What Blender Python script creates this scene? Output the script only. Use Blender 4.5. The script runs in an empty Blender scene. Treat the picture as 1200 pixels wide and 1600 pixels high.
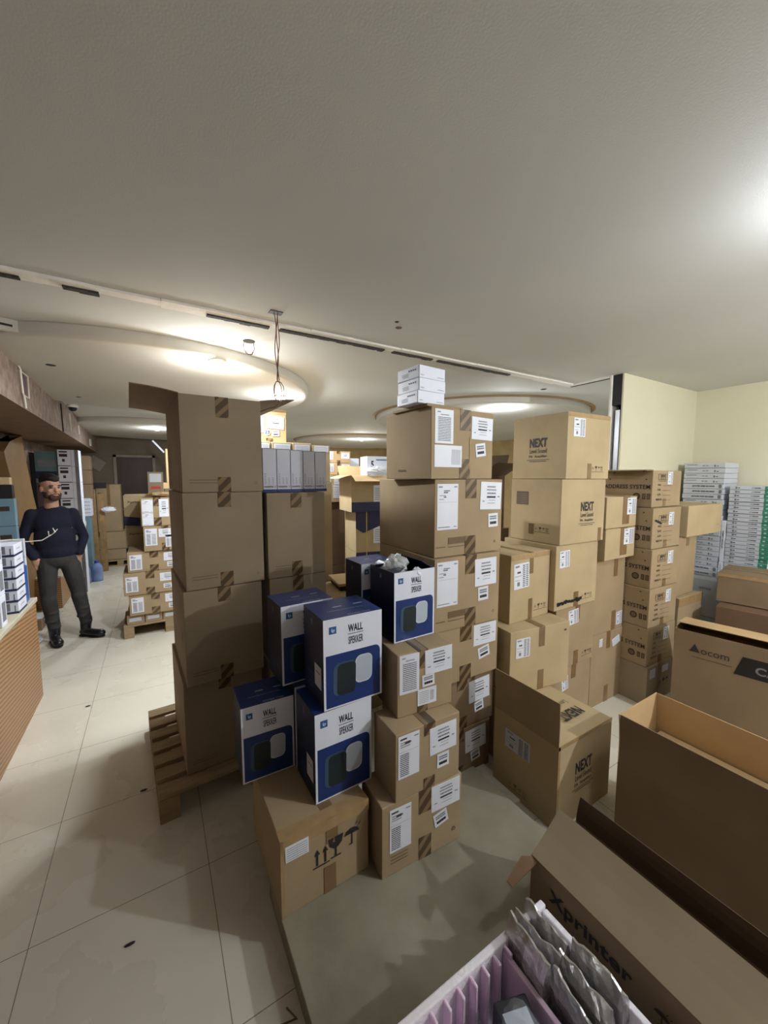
import bpy, bmesh, math, random
from mathutils import Vector, Matrix, noise
R = math.radians
random.seed(7)
scn = bpy.context.scene
col = scn.collection

# ------------------------------------------------------------------ camera, world, exposure
cam_d = bpy.data.cameras.new('camera'); cam = bpy.data.objects.new('camera', cam_d); col.objects.link(cam)
cam_d.sensor_fit = 'HORIZONTAL'; cam_d.sensor_width = 36.0; cam_d.lens = 18.0; cam_d.clip_start = 0.02
cam.location = (0, 0, 1.70)
cam.rotation_euler = (R(90 - 5.2), 0, R(-31))
scn.camera = cam
scn.view_settings.view_transform = 'Standard'; scn.view_settings.look = 'None'
scn.view_settings.gamma = 1.0; scn.view_settings.use_curve_mapping = False
scn.view_settings.exposure = 0.5
w = bpy.data.worlds.new('world'); scn.world = w; w.use_nodes = True
w.node_tree.nodes['Background'].inputs[0].default_value = (.5, .5, .5, 1)
w.node_tree.nodes['Background'].inputs[1].default_value = 0.15
NEAR_POWER, FAR_POWER = 98.0, 57.0
LAMPS = [(3.00, -1.00, NEAR_POWER), (1.80, .17, 15.0), (.41, 2.85, FAR_POWER), (1.09, 3.74, FAR_POWER), (3.40, 3.06, FAR_POWER),
         (3.70, 7.05, FAR_POWER * 1.2), (.10, 7.2, FAR_POWER * .8)]

# ------------------------------------------------------------------ materials
def lin(c):
    return tuple(((v / 255) / 12.92 if v / 255 <= .04045 else ((v / 255 + .055) / 1.055) ** 2.4) for v in c) + (1,)
def mat(name, rgb, rough=.6, metal=0, var=.12, scale=8.0, bump=0.0, bscale=60, stretch=(1, 1, 1), rgb2=None, spec=.5, alpha=None, coat=0):
    m = bpy.data.materials.new(name); m.use_nodes = True
    nt = m.node_tree; N = nt.nodes; L = nt.links; b = N['Principled BSDF']
    tc = N.new('ShaderNodeTexCoord'); mp = N.new('ShaderNodeMapping'); L.new(tc.outputs['Object'], mp.inputs[0])
    mp.inputs['Scale'].default_value = stretch
    nz = N.new('ShaderNodeTexNoise'); nz.inputs['Scale'].default_value = scale; nz.inputs['Detail'].default_value = 5
    L.new(mp.outputs[0], nz.inputs[0])
    mx = N.new('ShaderNodeMix'); mx.data_type = 'RGBA'
    a = lin(rgb)
    if rgb2 is None:
        c1 = tuple(v * (1 - var) for v in a[:3]) + (1,); c2 = tuple(min(1, v * (1 + var)) for v in a[:3]) + (1,)
    else: c1, c2 = a, lin(rgb2)
    mx.inputs[6].default_value = c1; mx.inputs[7].default_value = c2
    rr = N.new('ShaderNodeMapRange'); rr.inputs[1].default_value = .3; rr.inputs[2].default_value = .7
    L.new(nz.outputs[0], rr.inputs[0]); L.new(rr.outputs[0], mx.inputs[0]); L.new(mx.outputs[2], b.inputs['Base Color'])
    b.inputs['Roughness'].default_value = rough; b.inputs['Metallic'].default_value = metal
    b.inputs['Specular IOR Level'].default_value = spec; b.inputs['Coat Weight'].default_value = coat
    if bump:
        n2 = N.new('ShaderNodeTexNoise'); n2.inputs['Scale'].default_value = bscale; n2.inputs['Detail'].default_value = 4
        L.new(mp.outputs[0], n2.inputs[0]); bp = N.new('ShaderNodeBump'); bp.inputs['Strength'].default_value = bump; bp.inputs['Distance'].default_value = .01
        L.new(n2.outputs[0], bp.inputs['Height']); L.new(bp.outputs[0], b.inputs['Normal'])
    if alpha is not None:
        b.inputs['Alpha'].default_value = alpha
    return m
def emis(name, rgb, s):
    m = bpy.data.materials.new(name); m.use_nodes = True; b = m.node_tree.nodes['Principled BSDF']
    b.inputs['Emission Color'].default_value = lin(rgb); b.inputs['Emission Strength'].default_value = s
    return m
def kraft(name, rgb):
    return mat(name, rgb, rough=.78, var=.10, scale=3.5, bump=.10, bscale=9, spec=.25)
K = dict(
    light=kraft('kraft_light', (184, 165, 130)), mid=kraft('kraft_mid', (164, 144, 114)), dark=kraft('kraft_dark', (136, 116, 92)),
    grey=kraft('kraft_grey', (150, 135, 112)), raw=kraft('kraft_raw', (190, 162, 122)), red=kraft('kraft_red', (116, 92, 70)), shade_brown=kraft('kraft_shade_brown', (84, 66, 50)))  # last brown is darkened to hold the shade of gaps and one flap
M = dict(
    paper=mat('label_paper', (226, 231, 242), .5, var=.03), ink=mat('black_ink', (42, 40, 42), .6, var=.1),
    faint=mat('grey_ink', (120, 122, 130), .6), faded=mat('faded_ink', (112, 90, 66), .7), mid_ink=mat('brown_black_ink', (58, 48, 38), .7),
    tape=mat('brown_tape', (128, 102, 70), .28, var=.12, scale=14), clear=mat('clear_tape', (168, 140, 102), .2, var=.12, scale=20),
    white=mat('white_card', (226, 232, 246), .45, var=.03), whiteside=mat('white_card_grey', (202, 207, 218), .5, var=.04),
    navy=mat('navy_print', (24, 30, 62), .38, var=.2), blue=mat('blue_print', (30, 54, 116), .35, var=.08), blue2=mat('blue_square', (38, 92, 150), .4),
    black=mat('near_black', (22, 22, 26), .5), dk_spk=mat('dark_speaker_print', (30, 44, 48), .4, var=.3, scale=5),
    dk_rim=mat('slate_print', (60, 84, 108), .4), lt_spk=mat('light_speaker_print', (182, 194, 208), .4, var=.05), lt_rim=mat('pale_print', (206, 214, 224), .4),
    concrete=mat('dusty_board', (152, 146, 128), .75, scale=3.5, rgb2=(118, 110, 92), bump=.15, bscale=30),
    wood=mat('pallet_wood', (156, 136, 106), .75, var=.22, scale=6, stretch=(1, 6, 6), bump=.2, bscale=20),
    plaster=mat('ceiling_paint', (208, 210, 207), .85, var=.035, scale=1.2, bump=.05, bscale=180),
    disc=mat('disc_paint', (206, 204, 196), .85, var=.03, scale=1.2), rim=mat('tan_moulding', (168, 142, 104), .6),
    wall=mat('cream_wall', (226, 222, 196), .85, var=.03, scale=1.5), wall2=mat('ochre_wall', (190, 166, 120), .85, var=.12, scale=4),
    stone=mat('mottled_stone_paint', (150, 134, 122), .8, rgb2=(112, 92, 82), scale=14, bump=.3, bscale=30),
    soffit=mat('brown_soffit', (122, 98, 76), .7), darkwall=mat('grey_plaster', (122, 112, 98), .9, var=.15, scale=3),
    doorwood=mat('dark_door_wood', (62, 38, 28), .45, var=.2, scale=3, stretch=(6, 6, 1)), frame=mat('pale_frame', (150, 142, 130), .7),
    plasterwhite=mat('bare_gypsum', (244, 242, 236), .9, var=.06, scale=12, bump=.4, bscale=40), dirty=mat('black_adhesive', (30, 29, 28), .9, rgb2=(84, 80, 76), scale=60),
    metal=mat('galvanised', (190, 196, 204), .3, metal=.9, var=.1), archwood=mat('arch_brown', (138, 108, 68), .5, var=.08),
    copper=mat('copper_wire', (120, 74, 58), .5), offw=mat('offwhite_plastic', (214, 208, 196), .5),
    foam=mat('pink_white_foam', (236, 232, 240), .9, var=.03, bump=.3, bscale=90), foampink=mat('pink_foam', (226, 200, 224), .9, var=.05),
    silver=mat('antistatic_film', (182, 180, 180), .26, metal=.7, var=.25, scale=18, bump=.9, bscale=16), drive=mat('drive_body', (48, 50, 56), .35, metal=.5),
    skin=mat('skin', (196, 152, 130), .55, var=.08, scale=20), hair=mat('black_hair', (24, 20, 20), .7, bump=.6, bscale=90), beard=mat('beard', (74, 50, 42), .8, var=.3, scale=60, bump=.4, bscale=120),
    sweater=mat('navy_knit', (22, 25, 48), .9, var=.15, bump=.5, bscale=130), jeans=mat('dark_grey_denim', (56, 54, 55), .85, var=.25, scale=7, bump=.5, bscale=22),
    boot=mat('black_boots', (24, 24, 30), .38, bump=.3, bscale=20), eye=mat('eye', (30, 22, 20), .3), lip=mat('lip', (160, 98, 90), .5),
    plastic=mat('crinkled_plastic', (226, 230, 236), .15, var=.05, bump=1.0, bscale=14, alpha=.55), film=mat('clear_film', (210, 214, 220), .1, var=.05, bump=1.0, bscale=14, alpha=.2), water=mat('blue_bottle', (136, 162, 216), .12, var=.1, alpha=.75), cap=mat('bottle_cap', (36, 56, 176), .4),
    cyan=mat('pale_blue_print', (110, 142, 160), .5, var=.08), teal=mat('teal_board', (92, 120, 124), .4, var=.08), purple=mat('dark_plum', (84, 62, 74), .6, var=.15),
    green=mat('green_print', (46, 140, 108), .5), cobalt=mat('cobalt_plastic', (30, 86, 168), .35), counter=mat('counter_top', (196, 190, 170), .4, var=.05),
    yellow=mat('yellow_strap', (206, 182, 84), .5), red=mat('red_print', (190, 60, 60), .5), bandn=mat('navy_band', (40, 44, 82), .5), rawwood=mat('rough_boards', (150, 122, 84), .8, var=.25, scale=9, bump=.5, bscale=18))
BULB = emis('lamp_glow', (236, 244, 255), 30)
def node_mat_tile():
    m = bpy.data.materials.new('floor_tiles'); m.use_nodes = True; nt = m.node_tree; N = nt.nodes; L = nt.links; b = N['Principled BSDF']
    tc = N.new('ShaderNodeTexCoord'); sp = N.new('ShaderNodeSeparateXYZ'); L.new(tc.outputs['Object'], sp.inputs[0])
    def line(out, off):
        a = N.new('ShaderNodeMath'); a.operation = 'SUBTRACT'; L.new(out, a.inputs[0]); a.inputs[1].default_value = off
        d = N.new('ShaderNodeMath'); d.operation = 'DIVIDE'; L.new(a.outputs[0], d.inputs[0]); d.inputs[1].default_value = .6
        f = N.new('ShaderNodeMath'); f.operation = 'FRACT'; L.new(d.outputs[0], f.inputs[0])
        c = N.new('ShaderNodeMath'); c.operation = 'SUBTRACT'; L.new(f.outputs[0], c.inputs[0]); c.inputs[1].default_value = .5
        e = N.new('ShaderNodeMath'); e.operation = 'ABSOLUTE'; L.new(c.outputs[0], e.inputs[0])
        g = N.new('ShaderNodeMath'); g.operation = 'GREATER_THAN'; L.new(e.outputs[0], g.inputs[0]); g.inputs[1].default_value = .4975
        return g
    gx = line(sp.outputs[0], -.465); gy = line(sp.outputs[1], 1.725)
    mxn = N.new('ShaderNodeMath'); mxn.operation = 'MAXIMUM'; L.new(gx.outputs[0], mxn.inputs[0]); L.new(gy.outputs[0], mxn.inputs[1])
    nz = N.new('ShaderNodeTexNoise'); nz.inputs['Scale'].default_value = 2.2; nz.inputs['Detail'].default_value = 6; L.new(tc.outputs['Object'], nz.inputs[0])
    cr = N.new('ShaderNodeMix'); cr.data_type = 'RGBA'; cr.inputs[6].default_value = lin((204, 199, 184)); cr.inputs[7].default_value = lin((222, 217, 204)); L.new(nz.outputs[0], cr.inputs[0])
    mm = N.new('ShaderNodeMix'); mm.data_type = 'RGBA'; L.new(mxn.outputs[0], mm.inputs[0]); L.new(cr.outputs[2], mm.inputs[6]); mm.inputs[7].default_value = lin((132, 121, 102))
    L.new(mm.outputs[2], b.inputs['Base Color'])
    r = N.new('ShaderNodeMapRange'); r.inputs[3].default_value = .22; r.inputs[4].default_value = .34; L.new(nz.outputs[0], r.inputs[0]); L.new(r.outputs[0], b.inputs['Roughness'])
    return m
def stripe_mat(name, c1, c2, freq, rough, dirv=(1, 0, 1), thr=.0):
    m = bpy.data.materials.new(name); m.use_nodes = True; nt = m.node_tree; N = nt.nodes; L = nt.links; b = N['Principled BSDF']
    tc = N.new('ShaderNodeTexCoord'); d = N.new('ShaderNodeVectorMath'); d.operation = 'DOT_PRODUCT'; L.new(tc.outputs['Object'], d.inputs[0]); d.inputs[1].default_value = dirv
    nz = N.new('ShaderNodeTexNoise'); nz.inputs['Scale'].default_value = 12; L.new(tc.outputs['Object'], nz.inputs[0])
    a = N.new('ShaderNodeMath'); a.operation = 'MULTIPLY_ADD'; L.new(d.outputs['Value'], a.inputs[0]); a.inputs[1].default_value = freq
    q = N.new('ShaderNodeMath'); q.operation = 'MULTIPLY'; L.new(nz.outputs[0], q.inputs[0]); q.inputs[1].default_value = .8; L.new(q.outputs[0], a.inputs[2])
    s = N.new('ShaderNodeMath'); s.operation = 'SINE'; L.new(a.outputs[0], s.inputs[0])
    r = N.new('ShaderNodeMapRange'); r.inputs[1].default_value = thr - .25; r.inputs[2].default_value = thr + .25; L.new(s.outputs[0], r.inputs[0])
    mx = N.new('ShaderNodeMix'); mx.data_type = 'RGBA'; mx.inputs[6].default_value = lin(c1); mx.inputs[7].default_value = lin(c2); L.new(r.outputs[0], mx.inputs[0]); L.new(mx.outputs[2], b.inputs['Base Color'])
    b.inputs['Roughness'].default_value = rough
    return m
M['tile'] = node_mat_tile()
M['stripetape'] = stripe_mat('striped_tape', (84, 68, 50), (134, 112, 84), 95, .25, (-1, 0, 1), .2)
M['laminate'] = stripe_mat('striped_laminate', (138, 100, 64), (176, 138, 96), 230, .4, (0, .12, 1), 0)
M['laminate2'] = stripe_mat('striped_laminate_front', (138, 100, 64), (176, 138, 96), 230, .4, (.12, 0, 1), 0)

# ------------------------------------------------------------------ helpers
class MB:
    def __init__(s): s.v = []; s.f = []; s.m = []; s.mats = []
    def mi(s, m):
        if m not in s.mats: s.mats.append(m)
        return s.mats.index(m)
    def poly(s, pts, m):
        i = len(s.v); s.v += [tuple(p) for p in pts]; s.f.append(tuple(range(i, i + len(pts)))); s.m.append(s.mi(m))
    def box(s, a, b, m, M4=None):
        x0, y0, z0 = a; x1, y1, z1 = b; i = len(s.v)
        P = [(x0, y0, z0), (x1, y0, z0), (x1, y1, z0), (x0, y1, z0), (x0, y0, z1), (x1, y0, z1), (x1, y1, z1), (x0, y1, z1)]
        if M4 is not None: P = [tuple(M4 @ Vector(p)) for p in P]
        s.v += P
        for f in ((0, 3, 2, 1), (4, 5, 6, 7), (0, 1, 5, 4), (1, 2, 6, 5), (2, 3, 7, 6), (3, 0, 4, 7)):
            s.f.append(tuple(i + k for k in f)); s.m.append(s.mi(m))
    def tube(s, pts, r, m, n=8):
        pts = [Vector(p) for p in pts]; rings = []
        for k, p in enumerate(pts):
            t = (pts[min(k + 1, len(pts) - 1)] - pts[max(k - 1, 0)]).normalized()
            u = t.orthogonal().normalized() if k == 0 else (u - t * u.dot(t)).normalized()
            v = t.cross(u); i = len(s.v); rr = r[k] if isinstance(r, (list, tuple)) else r
            s.v += [tuple(p + (u * math.cos(a) + v * math.sin(a)) * rr) for a in (2 * math.pi * j / n for j in range(n))]; rings.append(i)
        for a, b in zip(rings, rings[1:]):
            for j in range(n): s.f.append((a + j, a + (j + 1) % n, b + (j + 1) % n, b + j)); s.m.append(s.mi(m))
        s.f.append(tuple(rings[0] + j for j in reversed(range(n)))); s.m.append(s.mi(m))
        s.f.append(tuple(rings[-1] + j for j in range(n))); s.m.append(s.mi(m))
    def lathe(s, prof, m, n=24, c=(0, 0, 0)):
        rings = []
        for r, z in prof:
            i = len(s.v); s.v += [(c[0] + r * math.cos(2 * math.pi * j / n), c[1] + r * math.sin(2 * math.pi * j / n), c[2] + z) for j in range(n)]; rings.append(i)
        for a, b in zip(rings, rings[1:]):
            for j in range(n): s.f.append((a + j, a + (j + 1) % n, b + (j + 1) % n, b + j)); s.m.append(s.mi(m))
    def ell(s, c, r, m, rot=None, nu=16, nv=10):
        i0 = len(s.v); 
        for a in range(nv + 1):
            t = math.pi * a / nv
            for b in range(nu):
                p = Vector((r[0] * math.sin(t) * math.cos(2 * math.pi * b / nu), r[1] * math.sin(t) * math.sin(2 * math.pi * b / nu), r[2] * math.cos(t)))
                if rot: p = rot @ p
                s.v.append(tuple(p + Vector(c)))
        for a in range(nv):
            for b in range(nu):
                s.f.append((i0 + a * nu + b, i0 + (a + 1) * nu + b, i0 + (a + 1) * nu + (b + 1) % nu, i0 + a * nu + (b + 1) % nu)); s.m.append(s.mi(m))
    def build(s, name, parent=None, smooth=False, loc=None):
        me = bpy.data.meshes.new(name); me.from_pydata(s.v, [], s.f)
        for m in s.mats: me.materials.append(m)
        me.polygons.foreach_set('material_index', s.m)
        if smooth: me.polygons.foreach_set('use_smooth', [True] * len(s.f))
        me.update(); o = bpy.data.objects.new(name, me); col.objects.link(o)
        if parent: o.parent = parent
        if loc: o.location = loc
        return o
def tag(o, label=None, cat=None, group=None, kind=None):
    if label: o['label'] = label
    if cat: o['category'] = cat
    if group: o['group'] = group
    if kind: o['kind'] = kind
    return o
def empty(name, loc, rz=0, label=None, cat=None, group=None):
    o = bpy.data.objects.new(name, None); col.objects.link(o); o.empty_display_size = .05
    o.location = loc; o.rotation_euler = (0, 0, rz); return tag(o, label, cat, group)
def struct(name, mb, smooth=False): o = mb.build(name, smooth=smooth); o['kind'] = 'structure'; return o
def bevel(o, wd=.003, seg=2):
    b = o.modifiers.new('bevel', 'BEVEL'); b.width = wd; b.segments = seg; b.limit_method = 'ANGLE'; b.angle_limit = R(50); return o
_tc = {}
def text_mesh(txt, bold=0.0):
    key = (txt, bold)
    if key in _tc: return _tc[key]
    cu = bpy.data.curves.new('t', 'FONT'); cu.body = txt; cu.size = 1; cu.resolution_u = 3; cu.offset = bold; cu.space_character = 1.0 + bold * 2
    o = bpy.data.objects.new('t', cu); col.objects.link(o); bpy.context.view_layer.update()
    me = bpy.data.meshes.new_from_object(o.evaluated_get(bpy.context.evaluated_depsgraph_get()))
    vs = [(v.co.x, v.co.y) for v in me.vertices]; fs = [tuple(p.vertices) for p in me.polygons]
    bpy.data.objects.remove(o); bpy.data.curves.remove(cu); bpy.data.meshes.remove(me)
    xs = [v[0] for v in vs]; ys = [v[1] for v in vs]; x0, x1, y0, y1 = min(xs), max(xs), min(ys), max(ys)
    vs = [((x - x0) / (x1 - x0), (y - y0) / (y1 - y0)) for x, y in vs]
    _tc[key] = (vs, fs); return _tc[key]

# labels drawn in unit coordinates: list of (x0, y0, x1, y1, ink)
def style(kind):
    rs = []; rnd = random.Random(kind)
    def row(y, x0, x1, h, ink='ink', seg=.03, gap=.008):
        x = x0
        while x < x1:
            L = seg * (.5 + rnd.random()); rs.append((x, y, min(x + L, x1), y + h, ink)); x += L + gap
    if kind == 'list':
        row(.90, .12, .3, .03, 'faint'); row(.83, .3, .75, .025, 'faint')
        for k in range(15): row(.08 + k * .048, .16, .86, .018, 'ink', .14)
    elif kind == 'table':
        row(.90, .08, .4, .04, 'ink'); row(.9, .75, .95, .03, 'faint')
        for y in (.83, .78, .73): row(y, .1, .55, .02, 'faint')
        row(.80, .3, .6, .035, 'ink'); row(.62, .05, .95, .006, 'faint')
        for k in range(12): row(.06 + k * .044, .08, .5, .02, 'ink', .1)
    elif kind == 'head':
        row(.92, .06, .25, .03, 'faint'); row(.92, .8, .95, .03, 'faint'); row(.84, .3, .6, .02, 'ink'); row(.80, .3, .5, .025, 'ink'); row(.74, .1, .4, .015, 'faint')
        row(.70, .3, .42, .03, 'ink'); row(.66, .08, .3, .015, 'faint'); row(.6, .05, .95, .004, 'faint'); row(.05, .05, .6, .015, 'ink'); row(.05, .8, .95, .02, 'faint')
    elif kind == 'addr':
        row(.80, .30, .70, .05, 'faint'); row(.69, .28, .74, .045, 'faint'); row(.56, .3, .72, .055, 'faint', .05)
        row(.42, .3, .72, .065, 'ink', .04, .002); row(.33, .4, .7, .02, 'faint'); row(.44, .82, .92, .05, 'faint'); row(.28, .1, .2, .04, 'faint'); row(.22, .35, .7, .02, 'faint')
    elif kind == 'small':
        for y in (.72, .56): row(y, .14, .86, .10, 'faint', .1)
        row(.2, .16, .84, .2, 'ink', .14)
    elif kind == 'barcode':
        rs.append((.1, .1, .1, .1, 'faint'))
        for k in range(7): rs.append((.62 + k * .05, .12, .635 + k * .05, .82, 'faint'))
    elif kind == 'next':
        row(.86, .08, .34, .07, 'faint'); row(.62, .2, .42, .07, 'ink', .07); row(.5, .06, .5, .02, 'faint'); row(.34, .08, .4, .02, 'faint')
        row(.12, .2, .36, .16, 'faint', .05)
        for k in range(12): row(.06 + k * .075, .56, .72, .035, 'ink', .08); row(.06 + k * .075, .78, .93, .035, 'ink', .08)
    elif kind == 'form':
        for k in range(6): row(.1 + k * .14, .06, .94, .03, 'faint', .1)
        rs.append((.5, .08, .505, .92, 'faint'))
    elif kind == 'ship':
        for k in range(7): row(.14 + k * .11, .08, .6, .03, 'faint', .05)
        for k in range(14): rs.append((.66, .2 + k * .045, .86, .215 + k * .045, 'ink'))
    elif kind == 'side':
        row(.8, .1, .5, .04, 'ink'); row(.86, .1, .3, .06, 'faint')
        for k in range(14): row(.08 + k * .045, .12, .45, .02, 'ink', .3); row(.08 + k * .045, .55, .9, .02, 'faint', .3)
    return rs
ICONS = {
 'up': [[(-.45, -.5), (.45, -.5), (.45, -.43), (-.45, -.43)]] + [[(x - .05, -.38), (x + .05, -.38), (x + .05, .2), (x - .05, .2)] for x in (-.22, .22)] + [[(x - .16, .18), (x + .16, .18), (x, .5)] for x in (-.22, .22)],
 'glass': [[(-.25, -.5), (.25, -.5), (.25, -.43), (-.25, -.43)], [(-.04, -.45), (.04, -.45), (.04, 0), (-.04, 0)], [(-.38, .5), (-.1, .5), (-.16, .3), (-.02, .24), (-.06, .5), (.38, .5), (.3, .12), (.1, -.05), (-.1, -.05), (-.3, .12)]],
 'umb': [[(-.42, .12), (.42, .12), (.3, .32), (.1, .42), (-.1, .42), (-.3, .32)], [(-.03, -.45), (.03, -.45), (.03, .15), (-.03, .15)], [(-.16, -.45), (.03, -.45), (.03, -.39), (-.16, -.39)], [(.36, .42), (.4, .4), (.5, .56), (.46, .58)], [(.18, .5), (.22, .48), (.3, .62), (.26, .64)]],
 'tri': None}
for _n in ('tri',):
    P = []
    for k in range(3):
        a = R(90 + 120 * k); b = R(90 + 120 * (k + 1)); o, i = .5, .3
        A = Vector((o * math.cos(a), o * math.sin(a))); B = Vector((o * math.cos(b), o * math.sin(b))); A2, B2 = A * .6, B * .6
        P.append([A.lerp(B, .12), A.lerp(B, .88), B2.lerp(A2, .12), B2.lerp(A2, .88)])
    ICONS['tri'] = P

class Box:
    """Carton with local frame: origin at the near left bottom corner, x along the front, y to the back."""
    def __init__(s, name, label, pos, w, d, h, rot=0, mat='mid', cat='box', group=None, closed=True, seed=0, body='body', open_wall=.004, floor=True, bumps=.0015, bodymat=None):
        s.w, s.d, s.h = w, d, h; s.root = empty(name, pos, R(rot), label, cat, group); s.m = bodymat or K[mat]; s.prints = {}
        if closed:
            bm = bmesh.new(); bmesh.ops.create_cube(bm, size=1)
            for v in bm.verts: v.co = Vector(((v.co.x + .5) * w, (v.co.y + .5) * d, (v.co.z + .5) * h))
            if bumps:
                bmesh.ops.subdivide_edges(bm, edges=bm.edges[:], cuts=5, use_grid_fill=True)
                for v in bm.verts:
                    c = v.co.copy(); n = noise.noise(c * 6 + Vector((seed * 3.1, pos[0] * 7, pos[2] * 9))) * .5 + .5
                    dirn = Vector((w / 2, d / 2, h / 2)) - c; dirn = Vector([math.copysign(1, q) if abs(q) > .98 * e / 2 else 0 for q, e in zip(dirn, (w, d, h))])
                    v.co = c + dirn * n * bumps
                    if abs(c.z) < 1e-6: v.co.z = 0
            me = bpy.data.meshes.new(body); bm.to_mesh(me); bm.free(); me.materials.append(s.m)
            o = bpy.data.objects.new(body, me); col.objects.link(o); o.parent = s.root; s.body = bevel(o, .0035)
        else:
            t = open_wall; b = MB()
            b.box((0, 0, 0), (w, t, h), s.m); b.box((0, d - t, 0), (w, d, h), s.m); b.box((0, t, 0), (t, d - t, h), s.m); b.box((w - t, t, 0), (w, d - t, h), s.m)
            if floor: b.box((t, t, 0), (w - t, d - t, t), s.m)
            s.body = b.build(body, s.root)
    def pr(s, face):
        if face not in s.prints: s.prints[face] = MB()
        return s.prints[face]
    def P(s, face, u, v, off=.0012):
        if face == 'F': return (u, -off, v)
        if face == 'L': return (-off, s.d - u, v)
        if face == 'R': return (s.w + off, u, v)
        if face == 'T': return (u, v, s.h + off)
        if face == 'LF':  # raised left flap, outside
            return (-off, s.d - u, s.h + v)
    def label(s, face, u, v, wd, ht, kind, ang=0, name='shipping_label', lab=None, paper='paper'):
        b = MB(); ca, sa = math.cos(R(ang)), math.sin(R(ang))
        def q(x, y, off): 
            x = (x - .5) * wd; y = (y - .5) * ht
            return s.P(face, u + x * ca - y * sa, v + x * sa + y * ca, off)
        b.poly([q(0, 0, .0014), q(1, 0, .0014), q(1, 1, .0014), q(0, 1, .0014)], M[paper])
        for side in (((0, 0), (1, 0)), ((1, 0), (1, 1)), ((1, 1), (0, 1)), ((0, 1), (0, 0))):
            (ax, ay), (bx, by) = side; b.poly([q(ax, ay, .0003), q(bx, by, .0003), q(bx, by, .0014), q(ax, ay, .0014)], M[paper])
        for x0, y0, x1, y1, ink in style(kind): b.poly([q(x0, y0, .0019), q(x1, y0, .0019), q(x1, y1, .0019), q(x0, y1, .0019)], M[ink])
        o = b.build(name, s.root)
        if lab: o['label'] = lab
        return s
    def text(s, face, u, v, wd, ht, txt, ink='ink', bold=.0, flip=False, off=.0016, ang=0):
        vs, fs = text_mesh(txt, bold); pm = s.pr(face); i = len(pm.v); ca, sa = math.cos(R(ang)), math.sin(R(ang))
        for x, y in vs:
            x = (x - .5) * wd; y = (y - .5) * ht
            if flip: x, y = -x, -y
            pm.v.append(s.P(face, u + x * ca - y * sa, v + x * sa + y * ca, off))
        for f in fs: pm.f.append(tuple(i + k for k in f)); pm.m.append(pm.mi(M[ink]))
        return s
    def icon(s, face, u, v, size, kind, ink='ink'):
        for p in ICONS[kind]: s.pr(face).poly([s.P(face, u + x * size, v + y * size, .0017) for x, y in p], M[ink])
        return s
    def rect(s, face, u0, v0, u1, v1, ink, off=.0015):
        s.pr(face).poly([s.P(face, u0, v0, off), s.P(face, u1, v0, off), s.P(face, u1, v1, off), s.P(face, u0, v1, off)], M[ink] if isinstance(ink, str) else ink); return s
    def pts(s, face, pl, ink, off=.0015):
        s.pr(face).poly([s.P(face, x, y, off) for x, y in pl], M[ink]); return s
    def tape(s, u=None, wd=.05, ln=.075, where='tb', m='stripetape', across=True):
        u = s.w * .5 if u is None else u; b = MB(); o = .0011
        if 't' in where:
            b.box((u - wd / 2, -o, s.h - ln), (u + wd / 2, .0002, s.h + o), M[m])
            if across: b.box((u - wd / 2, .0002, s.h - .0002), (u + wd / 2, s.d, s.h + o), M[m])
            b.build('tape', s.root)
        if 'b' in where: b = MB(); b.box((u - wd / 2, -o, 0), (u + wd / 2, .0002, ln), M[m]); b.build('tape', s.root)
        return s
    def flap(s, side, ln, ang, m=None, inset=0, name='flap', lab=None):
        """hinged at the top edge; ang from upright, positive outwards"""
        w, d, h, t = s.w, s.d, s.h, .004
        a = R(ang); b = MB(); base = {'F': ((0, 0), (w, 0), (0, -1)), 'B': ((0, d), (w, d), (0, 1)), 'L': ((0, 0), (0, d), (-1, 0)), 'R': ((w, 0), (w, d), (1, 0))}[side]
        p0, p1, od = Vector(base[0]), Vector(base[1]), Vector(base[2]); e = (p1 - p0).normalized(); p0 = p0 + e * (inset * .3); p1 = p1 - e * (inset * .3)
        def pt(p, k, tt): # k along flap, tt thickness inward
            x = p + od * (math.sin(a) * k - math.cos(a) * tt); return (x.x, x.y, h + math.cos(a) * k + math.sin(a) * tt)
        q0, q1 = p0 + e * inset, p1 - e * inset
        n = 4; ring = []
        rows = []
        for k in range(n + 1):
            f = k / n; A = p0.lerp(q0, f); B = p1.lerp(q1, f); L = ln * f; wob = math.sin(f * 3) * .004
            rows.append((pt(A, L, wob), pt(B, L, wob), pt(B, L, t + wob), pt(A, L, t + wob)))
        mm = m or s.m
        for r0, r1 in zip(rows, rows[1:]):
            for k in range(4): b.poly([r0[k], r0[(k + 1) % 4], r1[(k + 1) % 4], r1[k]], mm)
        b.poly(rows[-1], mm); b.poly(rows[0][::-1], mm)
        o = b.build(name, s.root)
        if lab: o['label'] = lab
        return s
    def done(s, name='print'):
        for fc, pm in s.prints.items(): pm.build(name if fc == 'F' or name == 'print' else 'print', s.root)
        return s.root

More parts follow.
